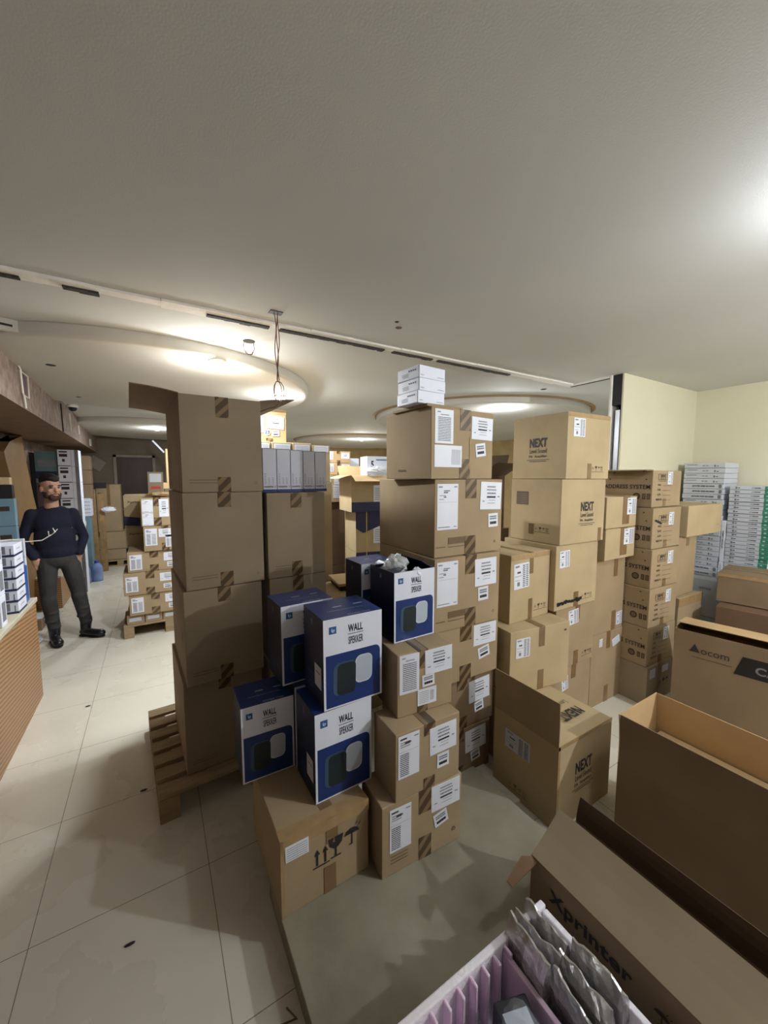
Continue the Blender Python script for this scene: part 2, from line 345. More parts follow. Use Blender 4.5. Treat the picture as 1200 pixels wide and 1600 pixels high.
# ------------------------------------------------------------------ structure
b = MB(); b.box((-1.5, -1.6, -.1), (7.2, 10.1, 0), M['tile']); struct('floor', b)
b = MB(); b.box((-1.6, -1.7, 2.55), (7.3, 10.2, 2.7), M['plaster'])
struct('ceiling', b)
b = MB(); b.box((-1.6, -1.7, 0), (-1.45, 10.1, 2.55), M['stone']); struct('wall_left', b)
b = MB(); b.box((4.72, -1.7, 0), (4.85, 1.88, 2.55), M['wall']); struct('wall_right', b)
b = MB(); b.box((7.1, 1.7, 0), (7.25, 10.1, 2.55), M['wall2']); struct('wall_far_right', b)
b = MB(); b.box((-1.5, -1.7, 0), (4.8, -1.6, 2.55), M['soffit']); struct('wall_rear', b)
b = MB(); b.box((3.36, 1.76, 0), (7.2, 1.773, 2.55), M['wall']); b.box((3.335, 1.85, 0), (7.2, 1.863, 2.55), M['plasterwhite']); b.box((3.47, 1.773, 0), (3.48, 1.85, 2.55), M['black']); struct('wall_partition', b)  # black sheet inside darkens the hollow between the two panels
# far wall with the door opening
b = MB(); b.box((-1.5, 9.95, 0), (-.67, 10.1, 2.55), M['darkwall']); b.box((.05, 9.95, 0), (2.3, 10.1, 2.55), M['darkwall']); b.box((-.67, 9.95, 2.15), (.05, 10.1, 2.55), M['darkwall'])
b.box((2.3, 9.95, 0), (7.2, 10.1, 2.55), M['wall2']); struct('wall_far', b)
d = empty('door_1', (-.31, 9.98, 0)); d['kind'] = 'structure'
b = MB(); b.box((-.33, .0, 0), (.33, .04, 2.12), M['doorwood']); b.box((-.26, -.01, 1.2), (.26, 0, 2.0), M['doorwood']); b.box((-.26, -.01, .15), (.26, 0, 1.05), M['doorwood']); dl = b.build('door_leaf', d)
b = MB(); b.box((-.38, -.05, 0), (-.33, .05, 2.17), M['frame']); b.box((.33, -.05, 0), (.38, .05, 2.17), M['frame']); b.box((-.38, -.05, 2.12), (.38, .05, 2.17), M['frame']); b.build('door_frame', d)
b = MB(); b.tube([(-.27, -.02, 1.0), (-.27, -.06, 1.0), (-.18, -.06, 1.0)], .01, M['metal']); b.build('door_handle', dl)
# bulkhead beam on the left
b = MB()
fx = lambda y: -.765 - .028 * (y - 3.3)
for (ya, yb) in ((-1.6, 9.95),):
    A = [(-1.45, ya, 2.2), (fx(ya), ya, 2.2), (fx(ya), ya, 2.55), (-1.45, ya, 2.55)]; B = [(x, yb, z) for x, z in ((-1.45, 2.2), (fx(yb), 2.2), (fx(yb), 2.55), (-1.45, 2.55))]
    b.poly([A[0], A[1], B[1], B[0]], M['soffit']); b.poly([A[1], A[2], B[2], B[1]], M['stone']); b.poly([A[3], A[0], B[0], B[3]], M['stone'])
    b.poly(A[::-1], M['stone']); b.poly(B, M['stone'])
struct('trim_1', b)
# peeled track across the ceiling where a partition stood
b = MB(); rnd = random.Random(3); x = -.8
while x < 3.38:
    L = .05 + rnd.random() * .12; x1 = min(x + L, 3.39); wv = .012 * math.sin(x * 9) + rnd.random() * .01
    b.box((x, 2.195 - wv * .3, 2.538), (x1, 2.262 + wv, 2.552), M['plasterwhite']); x = x1
for (xa, xb) in ((-.62, -.44), (-.3, -.17), (.28, .60), (.66, 1.35), (1.42, 1.75), (1.8, 2.55)):
    x = xa
    while x < xb:
        L = .02 + rnd.random() * .05; b.box((x, 2.235, 2.530), (min(x + L, xb), 2.262 + rnd.random() * .014, 2.54), M['dirty']); x += L
b.box((3.365, 1.87, 2.535), (3.40, 2.25, 2.552), M['dirty']); b.box((3.335, 1.87, 2.535), (3.365, 2.25, 2.552), M['plasterwhite'])
struct('trim_2', b)
# exposed end of the partition: gypsum edge, black block for the void's darkness, metal stud
b = MB(); b.box((3.36, 1.774, 2.30), (3.469, 1.849, 2.549), M['black']); struct('trim_3', b)
t = empty('metal_stud', (3.405, 1.785, 0), 0, 'bare silver metal stud standing in the open end of the cream partition wall', 'metal stud')
b = MB(); b.box((-.032, .0, 0), (.03, .003, 2.26), M['metal']); b.box((-.032, 0, 0), (-.029, .04, 2.26), M['metal']); b.box((.028, 0, 0), (.03, .04, 2.26), M['metal']); b.build('channel', t)
for z in (1.95, 2.08, 2.2):
    b = MB(); b.lathe([(0, -.0), (.006, 0), (.006, .004), (0, .004)], M['black'], 10, (0, 0, 0)); o = b.build('screw', t, loc=(.01, 0, z)); o.rotation_euler = (R(90), 0, 0)
# dropped ceiling discs
def disc(n, c, r, zb=2.475, rim=True):
    b = MB(); q = 72
    b.lathe([(0.0001, zb), (r - .03, zb), (r - .008, zb + .006), (r, zb + .02), (r, 2.549)], M['disc'], q, (c[0], c[1], 0))
    if rim: b.lathe([(r + .0, 2.549), (r + .025, 2.535), (r + .04, 2.548), (r + .055, 2.549)], M['rim'], q, (c[0], c[1], 0))
    struct('ceiling_disc_%d' % n if 0 else 'trim_%d' % (3 + n), b, True)
disc(1, (.05, 4.1), 1.36, rim=False); disc(2, (3.97, 4.06), 1.42); disc(3, (4.2, 8.15), 1.45); disc(4, (.1, 8.0), 1.4, rim=False)
# arched wooden frame on the left wall
b = MB()
Lp = [(6.9, 2.2), (6.3, 2.2), (5.80, 2.09), (5.58, 1.97), (5.61, 1.89), (5.74, 1.67), (5.82, 1.45), (5.87, 1.23), (5.9, 1.0), (5.9, 0)]
Rp = [(6.9, 2.2), (6.9, 2.2), (6.30, 2.2), (6.33, 2.05), (6.38, 1.9), (6.50, 1.66), (6.60, 1.45), (6.72, 1.25), (6.8, 1.0), (6.8, 0)]
for k in range(2, 9):
    a, c2, e, f = Lp[k], Lp[k + 1], Rp[k + 1], Rp[k]
    for xx in (-1.33, -1.45):
        b.poly([(xx, a[0], a[1]), (xx, c2[0], c2[1]), (xx, e[0], e[1]), (xx, f[0], f[1])], M['archwood'])
    b.poly([(-1.33, a[0], a[1]), (-1.45, a[0], a[1]), (-1.45, c2[0], c2[1]), (-1.33, c2[0], c2[1])], M['archwood']); b.poly([(-1.33, f[0], f[1]), (-1.45, f[0], f[1]), (-1.45, e[0], e[1]), (-1.33, e[0], e[1])], M['archwood'])
struct('trim_8', b)
# raised board and whitish strip on the floor
b = MB(); b.box((.326, -.5, .085), (1.455, 1.46, .1), M['concrete'])
for y0 in (-.5, .1, .75, 1.38): b.box((.35, y0, 0), (1.43, y0 + .07, .085), M['wood'])
b.box((.33, -.5, 0), (.35, 1.45, .085), M['concrete'])
o = b.build('floor_board'); bevel(o, .003)
tag(o, 'large dusty grey board raised on battens under the front boxes', 'board')
b = MB(); rnd = random.Random(5)
pts = [(1.525, 1.62), (1.525, 1.24)] + [(1.525, 1.24), (1.575, 1.235), (1.6, 1.26)] + [(1.6, 1.62)]
b.poly([(x, y, .012) for x, y in pts], M['plasterwhite']); 
for (x0, y0), (x1, y1) in zip(pts, pts[1:] + pts[:1]): b.poly([(x0, y0, 0), (x1, y1, 0), (x1, y1, .012), (x0, y0, .012)], M['plasterwhite'])
o = b.build('whitish_strip'); tag(o, 'broken whitish plasterboard strip on the floor between dusty board and open speaker carton', 'plasterboard strip')  # pale strip, whiter than the board and tiles beside it

# ------------------------------------------------------------------ lamps
names = ['bare corded bulb lighting the cartons from the right rear', 'small flush ceiling lamp just beyond the right edge of the photo', 'round lamp on the left ceiling disc above the tall carton pile', 'round lamp hanging by the wires at the edge of the left ceiling disc',
         'round lamp on the moulded ceiling disc behind the speaker cartons', 'round lamp on the farthest ceiling disc', 'round lamp at the far left ceiling disc near the door']
for (x, y, p), nm in zip(LAMPS, names):
    zc = 2.22 if y < 0 else (2.55 if y < 2 else 2.475)
    t = empty('ceiling_lamp', (x, y, zc), 0, nm, 'ceiling lamp')
    if zc < 2.3:
        b = MB(); b.tube([(0, 0, 2.55 - zc), (0, 0, 0)], .004, M['offw'], 8); b.build('cord', t)
    b = MB(); b.lathe([(.0001, 0), (.055, 0), (.055, -.012), (.042, -.016), (.042, -.010)], M['offw'], 24); lr = b.build('lamp_rim', t, True)
    b = MB(); b.lathe([(.041, -.012), (.038, -.024), (.024, -.034), (.0001, -.038)], BULB, 24); b.build('bulb', lr, True)
    if y > 2:
        la = bpy.data.lights.new('lamp_face', 'AREA'); la.shape = 'DISK'; la.size = .075; la.energy = p * .40; la.color = (.94, .975, 1.0)
        ao = bpy.data.objects.new('lamp_face', la); col.objects.link(ao); ao.parent = t; ao.location = (0, 0, -.042); p = p * .18
    ld = bpy.data.lights.new('lamp_light', 'POINT'); ld.energy = p; ld.shadow_soft_size = .03; ld.color = (.94, .975, 1.0) if y > 2 else (.93, .97, 1.0)
    lo = bpy.data.objects.new('lamp_light', ld); col.objects.link(lo); lo.parent = t; lo.location = (0, 0, -.085)

# wires, holes and fixtures of the ceiling
b = MB(); b.box((.555, 2.045, 2.546), (.62, 2.09, 2.5499), M['black']); 
o = b.build('ceiling_cutout'); tag(o, 'dark rectangular cutout in the ceiling that the long wires hang from', 'hole')
b = MB(); rnd = random.Random(2)
for k, dx in enumerate((-.008, .004, .012)):
    pts = []
    for i in range(14):
        f = i / 13; z = 2.546 - .34 * f; pts.append((.59 + dx * (1 - f * .6) + .006 * math.sin(f * 9 + k * 2), 2.07 + .006 * math.cos(f * 8 + k), z))
    b.tube(pts, .0022, M['copper'], 6)
for k in range(2):
    pts = [(.59 + .028 * math.sin(a) * (1 if k else .7) + .005 * k, 2.07 + .004 * math.cos(a * 2), 2.15 + .055 * math.cos(a)) for a in [R(q) for q in range(0, 361, 30)]]
    b.tube(pts, .002, M['copper'], 6)
b.tube([(.59, 2.07, 2.09), (.575, 2.08, 2.07), (.54, 2.10, 2.06), (.505, 2.14, 2.045), (.50, 2.19, 2.03), (.5, 2.2, 2.015)], .002, M['copper'], 6)
o = b.build('hanging_wires'); tag(o, 'twisted brown wires hanging from the ceiling cutout down to the tall carton', 'wires')
t = empty('socket_hole', (.56, 2.58, 2.55), 0, 'small dark ceiling hole with two short looping wires', 'hole')
b = MB(); b.lathe([(.0001, -.003), (.035, -.003), (.037, 0)], M['black'], 20); b.build('hole_rim', t)
b = MB()
for s_ in (-1, 1): b.tube([(s_ * .028, 0, -.002), (s_ * .034, .01, -.04), (s_ * .02, .0, -.075), (-s_ * .01, -.01, -.085), (-s_ * .022, 0, -.06)], .0025, M['copper'], 6)
b.build('wire', t)
for (x, y, z, r_, nm) in ((1.193, 1.848, 2.55, .012, 'tiny dark screw hole in the near ceiling, the farther of two'), (1.247, 1.912, 2.55, .02, 'chipped brown-stained hole in the near ceiling beside the tiny one'), (-.569, 3.55, 2.475, .03, 'dark oval hole in the left ceiling disc near the beam'),
                        (-.578, 4.8, 2.475, .022, 'small dark slot hole in the ceiling disc before the dome camera'), (3.30, 2.48, 2.55, .03, 'dark hole in the ceiling before the moulded disc')):
    b = MB(); b.lathe([(.0001, -.002), (r_ * .8, -.0025), (r_, 0)], M['black'] if r_ != .02 else M['soffit'], 12); o = b.build('ceiling_hole', loc=(x, y, z)); tag(o, nm, 'hole')
t = empty('dome_camera', (-.70, 5.35, 2.475), 0, 'small white dome camera with dark lens on the left ceiling disc', 'camera')
b = MB(); b.lathe([(.0001, 0), (.05, 0), (.05, -.02), (.04, -.03)], M['offw'], 20); cb = b.build('base', t, True)
b = MB(); b.lathe([(.04, -.028), (.034, -.052), (.018, -.066), (.0001, -.07)], M['black'], 20); b.build('lens_dome', cb, True)
t = empty('junction_box', (-.60, 2.92, 2.51), R(20), 'long torn cardboard-coloured fixture box on the rim of the left ceiling disc', 'fixture')
b = MB(); b.box((-.09, -.02, -.02), (.09, .02, .04), M['disc']); b.build('housing', t)
b = MB(); b.box((-.085, -.0215, .0), (-.02, -.02, .012), M['black']); b.box((.088, -.018, -.012), (.0925, .018, .03), M['black']); b.build('opening', t)
# conduit frame on the beam
t = empty('cable_conduit', (fx(3.75) + .004, 3.75, 0), 0, 'cream plastic cable trunking loop running down the face of the left beam', 'trunking')
b = MB(); b.tube([(.006, -.28, 2.545), (.006, -.12, 2.5), (.006, -.02, 2.46), (.006, -.0, 2.30), (.006, .03, 2.28), (.006, .05, 2.2)], .008, M['offw'], 6)
b.tube([(.006, .01, 2.45), (.006, .17, 2.45), (.006, .16, 2.29), (.006, .02, 2.29)], .005, M['offw'], 6); b.build('conduit', t)
b = MB(); b.box((0, .03, 2.30), (.003, .14, 2.44), M['purple']); b.build('cover_plate', t)
for (yy, z0, z1, nm) in ((5.5, 2.2, 2.5, 'thin dark cable hanging down the left beam beside the dome camera'), (6.1, 2.27, 2.48, 'white plastic conduit on the left beam beyond the thin dark cable'), (6.9, 2.3, 2.42, 'short white conduit stub farther along the left beam'), (8.4, 2.24, 2.36, 'small white switch plate at the far end of the left beam')):
    b = MB(); x = fx(yy) + .006
    if 'switch' in nm: b.box((x - .005, yy, z0), (x + .01, yy + .14, z1), M['offw'])
    else: b.tube([(x, yy, z1), (x, yy + .01, (z0 + z1) / 2), (x, yy + .03, z0)], .012 if 'white' in nm else .006, M['offw'] if 'white' in nm else M['black'], 6)
    o = b.build('switch_plate' if 'switch' in nm else 'wall_conduit'); tag(o, nm, 'switch' if 'switch' in nm else 'conduit')

# ------------------------------------------------------------------ pallets
def pallet(name, label, pos, rot, L=.95, W=.8, H=.13):
    """local x = board direction, y = across"""
    t = empty(name, pos, R(rot), label, 'pallet')
    n = 7; bw = .085
    for k in range(n):
        y = k * (L - bw) / (n - 1); b = MB(); b.box((0, y, H - .02), (W, y + bw, H), M['wood']); bevel(b.build('deck_board', t), .002)
    for x in (0, W / 2 - .045, W - .09):
        b = MB(); b.box((x, 0, H - .042), (x + .09, L, H - .021), M['wood']); b.build('stringer_board', t)
        b = MB(); b.box((x, 0, 0), (x + .09, L, .018), M['wood']); b.build('bottom_board', t)
        for y in (0, L / 2 - .06, L - .12): b = MB(); b.box((x, y, .018), (x + .09, y + .12, H - .042), M['wood']); b.build('block', t)
    return t
pallet('wooden_pallet', 'wooden pallet under the tall piles of plain brown cartons', (-.045, 2.05, 0), 3.5, L=.85, W=.96, H=.143)

# ------------------------------------------------------------------ piles A and B (large plain cartons)
GA = 'large plain cartons in the two tall piles'
nmA = ['bottom large carton of the left tall pile, standing on the pallet', 'second large carton from the bottom of the left tall pile', 'third large carton of the left tall pile, directly below the open one']
for k, (p, w_, d_, h_, r_) in enumerate([((.084, 2.132, .145), .40, .60, .497, 2.6), ((.101, 2.085, .644), .384, .62, .491, 2.7), ((.117, 2.086, 1.137), .387, .60, .486, 3.4)]):
    x = Box('carton', nmA[k], p, w_, d_, h_, r_, 'grey', group=GA, seed=k); x.tape(where='tb' if k else 't', wd=.062, ln=.075)
    x.icon('F', w_ - .035, .045, .022, 'tri', 'faded'); 
    for q in range(2): x.rect('F', .03, .05 + q * .014, .15, .053 + q * .014, 'faded')
    if k < 2: x.rect('L', d_ - .12, .2, d_ - .10, .25, 'mid_ink')
    x.done()
x = Box('carton', 'open carton with side flaps spread wide, topmost of the left tall pile', (.123, 2.098, 1.625), .385, .74, .472, 2.5, 'grey', group=GA, closed=False)
x.tape(where='b', wd=.062, ln=.075); x.tape(where='t', wd=.062, ln=.10, across=False)
x.flap('L', .195, 84, K['dark']); x.flap('R', .19, 82, K['grey']); x.icon('F', .35, .045, .022, 'tri', 'faded')
for q in range(2): x.rect('F', .03, .045 + q * .014, .17, .048 + q * .014, 'faded')
for q in range(3): x.rect('L', .1, .03 + q * .014, .3, .034 + q * .014, 'faded')
x.done()
nmB = ['bottom plain carton of the right tall pile, on the pallet behind the blue boxes', 'middle plain carton of the right tall pile behind the blue boxes', 'top plain carton of the right tall pile, under the white boxes']
for k, (p, w_, h_) in enumerate([((.525, 2.12, .145), .34, .497), ((.53, 2.115, .644), .338, .491), ((.525, 2.11, 1.137), .338, .477)]):
    x = Box('carton', nmB[k], p, w_, .6, h_, .5, 'grey', group=GA, seed=k + 9); x.tape(where='tb', wd=.062, ln=.085, u=.165)
    for q in range(2): x.rect('F', .04, .05 + q * .014, .14, .053 + q * .014, 'faded')
    x.done()
# row of tall white boxes on pile B
xs = [.513, .591, .670, .745, .818, .893]
wn = ['first', 'second', 'third', 'fourth', 'fifth']
for k in range(5):
    x = Box('white_box', 'tall slim white box, %s from the left in the row on the right tall pile' % wn[k], (xs[k] + .001, 2.135 + .004 * k, 1.6165), xs[k + 1] - xs[k] - .002, .30, .24 - .002 * k, 0, group='tall slim white boxes in a row', bodymat=M['whiteside'], bumps=0, cat='box')
    ww = x.w; x.rect('F', 0, 0, ww, .016, 'blue'); x.text('F', ww * .42, .03, ww * .62, .011, 'HUORTN', 'ink', .01); x.text('F', ww * .88, .03, ww * .09, .011, '2', 'ink')
    for c in range(3):
        for q in range(5 + 3 * (c == 0)): x.rect('F', ww * (.12 + .27 * c), .045 + q * .008, ww * (.24 + .27 * c), .0475 + q * .008, 'faint')
    x.rect('F', 0, x.h - .003, ww, x.h, 'faint'); x.rect('F', 0, 0, .002, x.h, 'navy'); x.done()

# ------------------------------------------------------------------ pile C
GC = 'taped shipping cartons in the centre'
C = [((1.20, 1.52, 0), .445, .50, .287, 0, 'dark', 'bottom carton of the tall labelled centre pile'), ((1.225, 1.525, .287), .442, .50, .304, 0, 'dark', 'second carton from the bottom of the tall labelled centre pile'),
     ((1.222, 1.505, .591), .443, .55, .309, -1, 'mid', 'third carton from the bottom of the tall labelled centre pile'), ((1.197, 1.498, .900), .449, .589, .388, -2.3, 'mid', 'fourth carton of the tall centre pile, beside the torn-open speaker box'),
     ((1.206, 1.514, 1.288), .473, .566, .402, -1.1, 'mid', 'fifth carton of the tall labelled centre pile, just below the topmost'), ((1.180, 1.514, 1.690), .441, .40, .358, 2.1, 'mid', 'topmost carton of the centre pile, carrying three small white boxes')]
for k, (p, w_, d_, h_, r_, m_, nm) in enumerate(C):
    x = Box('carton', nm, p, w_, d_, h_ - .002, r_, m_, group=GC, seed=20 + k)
    if k == 5:
        x.tape(u=.23, wd=.075, ln=.105, where='tb'); x.label('F', .083, .262, .122, .168, 'list'); x.label('F', .113, .115, .185, .11, 'barcode'); x.label('F', .355, .268, .16, .118, 'addr', -1); x.label('F', .345, .155, .075, .07, 'small', 8)
        x.rect('F', .262, .05, .272, .22, 'clear'); x.rect('L', .12, .04, .19, .05, 'faded')
    elif k in (4, 3):
        x.tape(u=.24, wd=.075, ln=.1, where='tb'); x.label('F', .083, .26 if k == 4 else .25, .135, .235, 'head'); x.label('F', .385 if k == 4 else .345, .31 if k == 4 else .285, .155, .15, 'addr', -2 if k == 4 else 1); x.label('F', .405 if k == 4 else .33, .175 if k == 4 else .165, .072, .075, 'small', 2)
        x.icon('F', .42 if k == 4 else .405, .055, .024, 'tri', 'mid_ink'); x.rect('F', .09, .065, .2, .10, 'faded'); x.rect('F', .01, .05, .07, .056, 'faded'); x.rect('F', .09, .048, .2, .053, 'faded')
    elif k == 2:
        x.tape(u=.20, wd=.08, ln=.085, where='tb'); x.label('F', .34, .235, .17, .12, 'addr', 0); x.label('F', .335, .13, .085, .065, 'small', 10)
    else:
        x.tape(u=.2, wd=.075, ln=.07, where='tb'); x.label('F', .33, .20, .16, .13, 'addr', 2); x.label('F', .33, .10, .07, .06, 'small', 8); 
    x.done()
b = MB(); b.box((0, 0, 0), (.24, .30, .014), K['mid']); t = bevel(b.build('cardboard_sheet'), .002); t.location = (1.165, 1.53, 2.0465); t.rotation_euler = (0, 0, R(2)); tag(t, 'folded brown flap piece lying flat under the three small white boxes', 'cardboard')
for k in range(3):
    x = Box('white_box', ['lowest of three small white boxes on top of the centre pile', 'middle of three small white boxes on top of the centre pile', 'uppermost of three small white boxes on top of the centre pile'][k],
            (1.118 + (.008 if k else 0), 1.545, 2.061 + k * .0605), .175, .168, .060, 3 + k, group='small white boxes on the centre pile', bodymat=M['white'], bumps=0)
    x.rect('F', 0, 0, .0018, .06, 'navy'); x.text('F', .02, .014, .022, .006, 'uniarch', 'ink'); x.rect('F', .12, .012, .165, .014, 'faint')
    for q in range(3): x.rect('L', .04, .014 + q * .007, .09, .016 + q * .007, 'faint'); 
    for q in range(4): x.rect('L', .09 + q * .016, .037, .097 + q * .016, .044, 'mid_ink')
    x.done()

# ------------------------------------------------------------------ pile D (three front cartons) and carton E
x = Box('carton', 'lowest carton of the short three-carton pile on the dusty board', (0.708, 1.195, 0.100), 0.398, 0.192, 0.307, -3.1, 'mid', group=GC, seed=31)
x.tape(u=.205, wd=.062, ln=.10, where='tb'); x.label('F', .085, .19, .10, .185, 'table', 0); x.label('F', .31, .245, .15, .115, 'addr', 0); x.label('F', .285, .145, .07, .06, 'small', 12); x.icon('F', .355, .065, .03, 'tri', 'mid_ink')
for q in range(3): x.rect('F', .04, .05 + q * .014, .12, .054 + q * .014, 'faded')
x.done()
x = Box('carton', 'middle carton of the short three-carton pile beside the speaker boxes', (0.767, 1.188, 0.407), 0.325, 0.182, 0.286, -1.5, 'mid', group=GC, seed=32)
x.tape(u=.165, wd=.055, ln=.05, where='tb'); x.label('F', .062, .185, .10, .18, 'table'); x.label('F', .235, .20, .14, .12, 'addr', 1); x.label('F', .235, .10, .062, .062, 'small', 0); x.done()
x = Box('carton', 'top carton of the short pile, under the open blue speaker box', (0.828, 1.272, 0.694), 0.278, 0.249, 0.274, -4.7, 'mid', group=GC, seed=33)
x.tape(u=.125, wd=.05, ln=.08, where='tb'); x.label('F', .058, .185, .095, .17, 'list'); x.label('F', .205, .215, .14, .11, 'addr', 1); x.label('F', .152, .135, .062, .052, 'small', 2); x.label('F', .146, .065, .095, .072, 'ship', 0); x.done()
x = Box('carton', 'big taped carton with fragile symbols, front left under the speaker boxes', (0.328, 1.264, 0.100), 0.362, 0.422, 0.303, .8, 'mid', group=None, seed=34)
x.tape(u=.19, wd=.05, ln=.11, where='b', m='tape'); x.tape(u=.20, wd=.05, ln=.1, where='t', m='tape')
b = MB(); b.box((.0, -.0012, x.h - .045), (x.w, .0002, x.h), M['clear']); b.box((0, .0, x.h - .0005), (x.w, .05, x.h + .0012), M['clear']); b.box((.0, -.0012, 0), (.012, .0, x.h), M['clear']); b.build('tape', x.root)
x.label('F', .062, .245, .088, .062, 'form', 0); x.icon('F', .155, .165, .075, 'up'); x.icon('F', .215, .175, .085, 'glass'); x.icon('F', .285, .185, .08, 'umb'); x.done('symbol_print')

# ------------------------------------------------------------------ wall speaker boxes
GW = 'blue and white wall speaker boxes'
def rrect(cx, cy, w_, h_, r, n=6, corners=(1, 1, 1, 1), skew=0):
    P = []
    for i, (sx, sy) in enumerate(((1, 1), (-1, 1), (-1, -1), (1, -1))):
        a0 = R(90 * i)
        if corners[i]:
            for k in range(n + 1): a = a0 + R(90) * k / n; P.append((cx + sx * (w_ / 2 - r) + r * math.cos(a), cy + sy * (h_ / 2 - r) + r * math.sin(a)))
        else: P.append((cx + sx * w_ / 2, cy + sy * h_ / 2))
    return [(px + skew * (py - cy), py) for px, py in P]
def speaker_box(label, pos, w_, d_, h_, rot, opened=False):
    x = Box('speaker_box', label, pos, w_, d_, h_, rot, group=GW, bodymat=M['navy'], bumps=0, closed=not opened, open_wall=.003)
    def r(u0, v0, u1, v1, m, off): x.rect('F', u0 * w_, v0 * h_, u1 * w_, v1 * h_, m, off)
    r(0, 0, 1, 1, 'white', .0008)
    x.pts('F', rrect(.5 * w_, .31 * h_, .93 * w_, .585 * h_, .16 * w_ * .6, corners=(1, 0, 0, 0)), 'blue', .0012)
    x.pts('F', rrect(.67 * w_, .37 * h_, .30 * w_, .32 * h_, .10 * w_, skew=.03), 'lt_rim', .0016); x.pts('F', rrect(.675 * w_, .37 * h_, .27 * w_, .295 * h_, .09 * w_, skew=.03), 'lt_spk', .0019)
    x.pts('F', rrect(.34 * w_, .315 * h_, .38 * w_, .37 * h_, .10 * w_, skew=.02), 'dk_rim', .0022); x.pts('F', rrect(.37 * w_, .305 * h_, .31 * w_, .355 * h_, .08 * w_, skew=.02), 'dk_spk', .0025)
    x.rect('F', .09 * w_, .835 * h_, .21 * w_, .915 * h_, 'blue2', .0014); x.text('F', .15 * w_, .875 * h_, .05 * w_, .045 * h_, '6', 'white', 0, off=.0018, ang=40)
    x.text('F', .53 * w_, .86 * h_, .25 * w_, .085 * h_, 'WALL', 'navy', .03); x.rect('F', .40 * w_, .793 * h_, .665 * w_, .80 * h_, 'navy', .0016); x.text('F', .535 * w_, .725 * h_, .25 * w_, .085 * h_, 'SPEKKER', 'navy', .012)
    # left side printing and tab
    x.rect('L', d_ * .42, h_ * .86, d_ * .50, h_ * .93, 'faint', .0012)
    for q in range(4): x.rect('L', d_ * .2, h_ * (.12 + .05 * q), d_ * .5, h_ * (.135 + .05 * q), 'blue2', .0012)
    if 'lower front' in label: x.rect('L', d_ * .58, h_ * .2, d_ * .9, h_ * .45, 'whiteside', .0012); x.rect('L', d_ * .65, h_ * .36, d_ * .85, h_ * .375, 'red', .0014)
    if not opened:
        x.rect('T', 0, 0, w_, d_, 'blue', .0006); x.text('T', .5 * w_, .35 * d_, .62 * w_, .035 * d_ + .004, 'Music Surround Speakers', 'lt_spk', flip=True, off=.0012); x.text('T', .62 * w_, .06 * d_, .4 * w_, .012, 'WALL SPEKKER', 'lt_spk', flip=True, off=.0012)
        for u in (.35, .72): x.rect('T', u * w_, .52 * d_, (u + .16) * w_, .56 * d_, 'lt_spk', .0012)
    x.done('front_print'); return x
speaker_box('blue and white speaker box, lower front one on the big carton', (0.496, 1.349, 0.405), 0.254, 0.216, 0.372, 1.1)
speaker_box('blue and white speaker box, upper one balanced on the lower front speaker box', (0.537, 1.351, 0.779), 0.263, 0.225, 0.369, 0)
speaker_box('blue and white speaker box in shade at the left on the big carton', (0.268, 1.602, 0.405), 0.222, 0.198, 0.335, -1.5)
speaker_box('blue and white speaker box mostly hidden behind the upper balanced one', (0.450, 1.619, 0.779), 0.249, 0.192, 0.359, 3)
speaker_box('speaker box hidden below, supporting the half-hidden one behind', (0.493, 1.586, 0.405), 0.240, 0.211, 0.372, 0)
x = speaker_box('torn-open blue and white speaker box with plastic sticking out', (0.877, 1.374, 0.970), 0.223, 0.206, 0.315, .8, opened=True)
x.flap('L', .05, -70, M['navy']); x.flap('R', .08, -60, M['navy']); x.flap('B', .06, -78, M['navy'])
speaker_box('dark blue speaker box standing just behind the torn-open one', (0.832, 1.595, 0.970), 0.192, 0.172, 0.316, .8)
# plastic bag sticking out
def crumple(name, label, cat, c, r, m, seed, parent=None, nu=20, nv=14, sharp=.3):
    b = MB(); b.ell((0, 0, 0), r, m, nu=nu, nv=nv)
    b.v = [tuple(Vector(p) * (1 + sharp * noise.noise(Vector(p) * 14 / max(r[0], .1) * .12 * 6 + Vector((seed, 0, 0))) + .12 * noise.noise(Vector(p) * 40 + Vector((seed, 3, 0))))) for p in b.v]
    o = b.build(name, parent, loc=c)
    if label: tag(o, label, cat)
    return o
crumple('plastic_wrap', 'crumpled clear plastic sticking out of the torn-open speaker box', 'plastic', (0.944, 1.466, 1.293), (.058, .048, .05), M['plastic'], 2)
crumple('plastic_wrap', 'smaller white plastic scrap poking over the front edge of the torn-open speaker box', 'plastic', (1.011, 1.391, 1.269), (.025, .018, .022), M['white'], 5)

# ------------------------------------------------------------------ NEXT cartons
GN = 'printed amplifier cartons'
def logo(x, face, u, v, s, ink='ink', flip=False, rest=True):
    sg = -1 if flip else 1
    x.text(face, u, v, .12 * s, .052 * s, 'NEXT', ink, .04, flip)
    if rest:
        x.text(face, u, v - sg * .047 * s, .118 * s, .026 * s, 'Level Sound', ink, .006, flip)
        x.text(face, u, v - sg * .080 * s, .125 * s, .018 * s, 'PA  Amplifier', ink, .01, flip)
        x.rect(face, u - .078 * s, v - sg * .097 * s, u + .078 * s, v - sg * .0995 * s, ink); x.rect(face, u - .058 * s, v - sg * .106 * s, u + .058 * s, v - sg * .109 * s, ink)
def care(x, face, u, v, s=1, ink='mid_ink'):
    x.icon(face, u, v, .024 * s, 'tri', ink); x.icon(face, u + .035 * s, v, .028 * s, 'glass', ink); x.icon(face, u + .065 * s, v, .024 * s, 'umb', ink); x.icon(face, u + .095 * s, v, .028 * s, 'up', ink); x.rect(face, u - .015, v - .022 * s, u + .115 * s, v - .0245 * s, ink)
Yf = 1.48
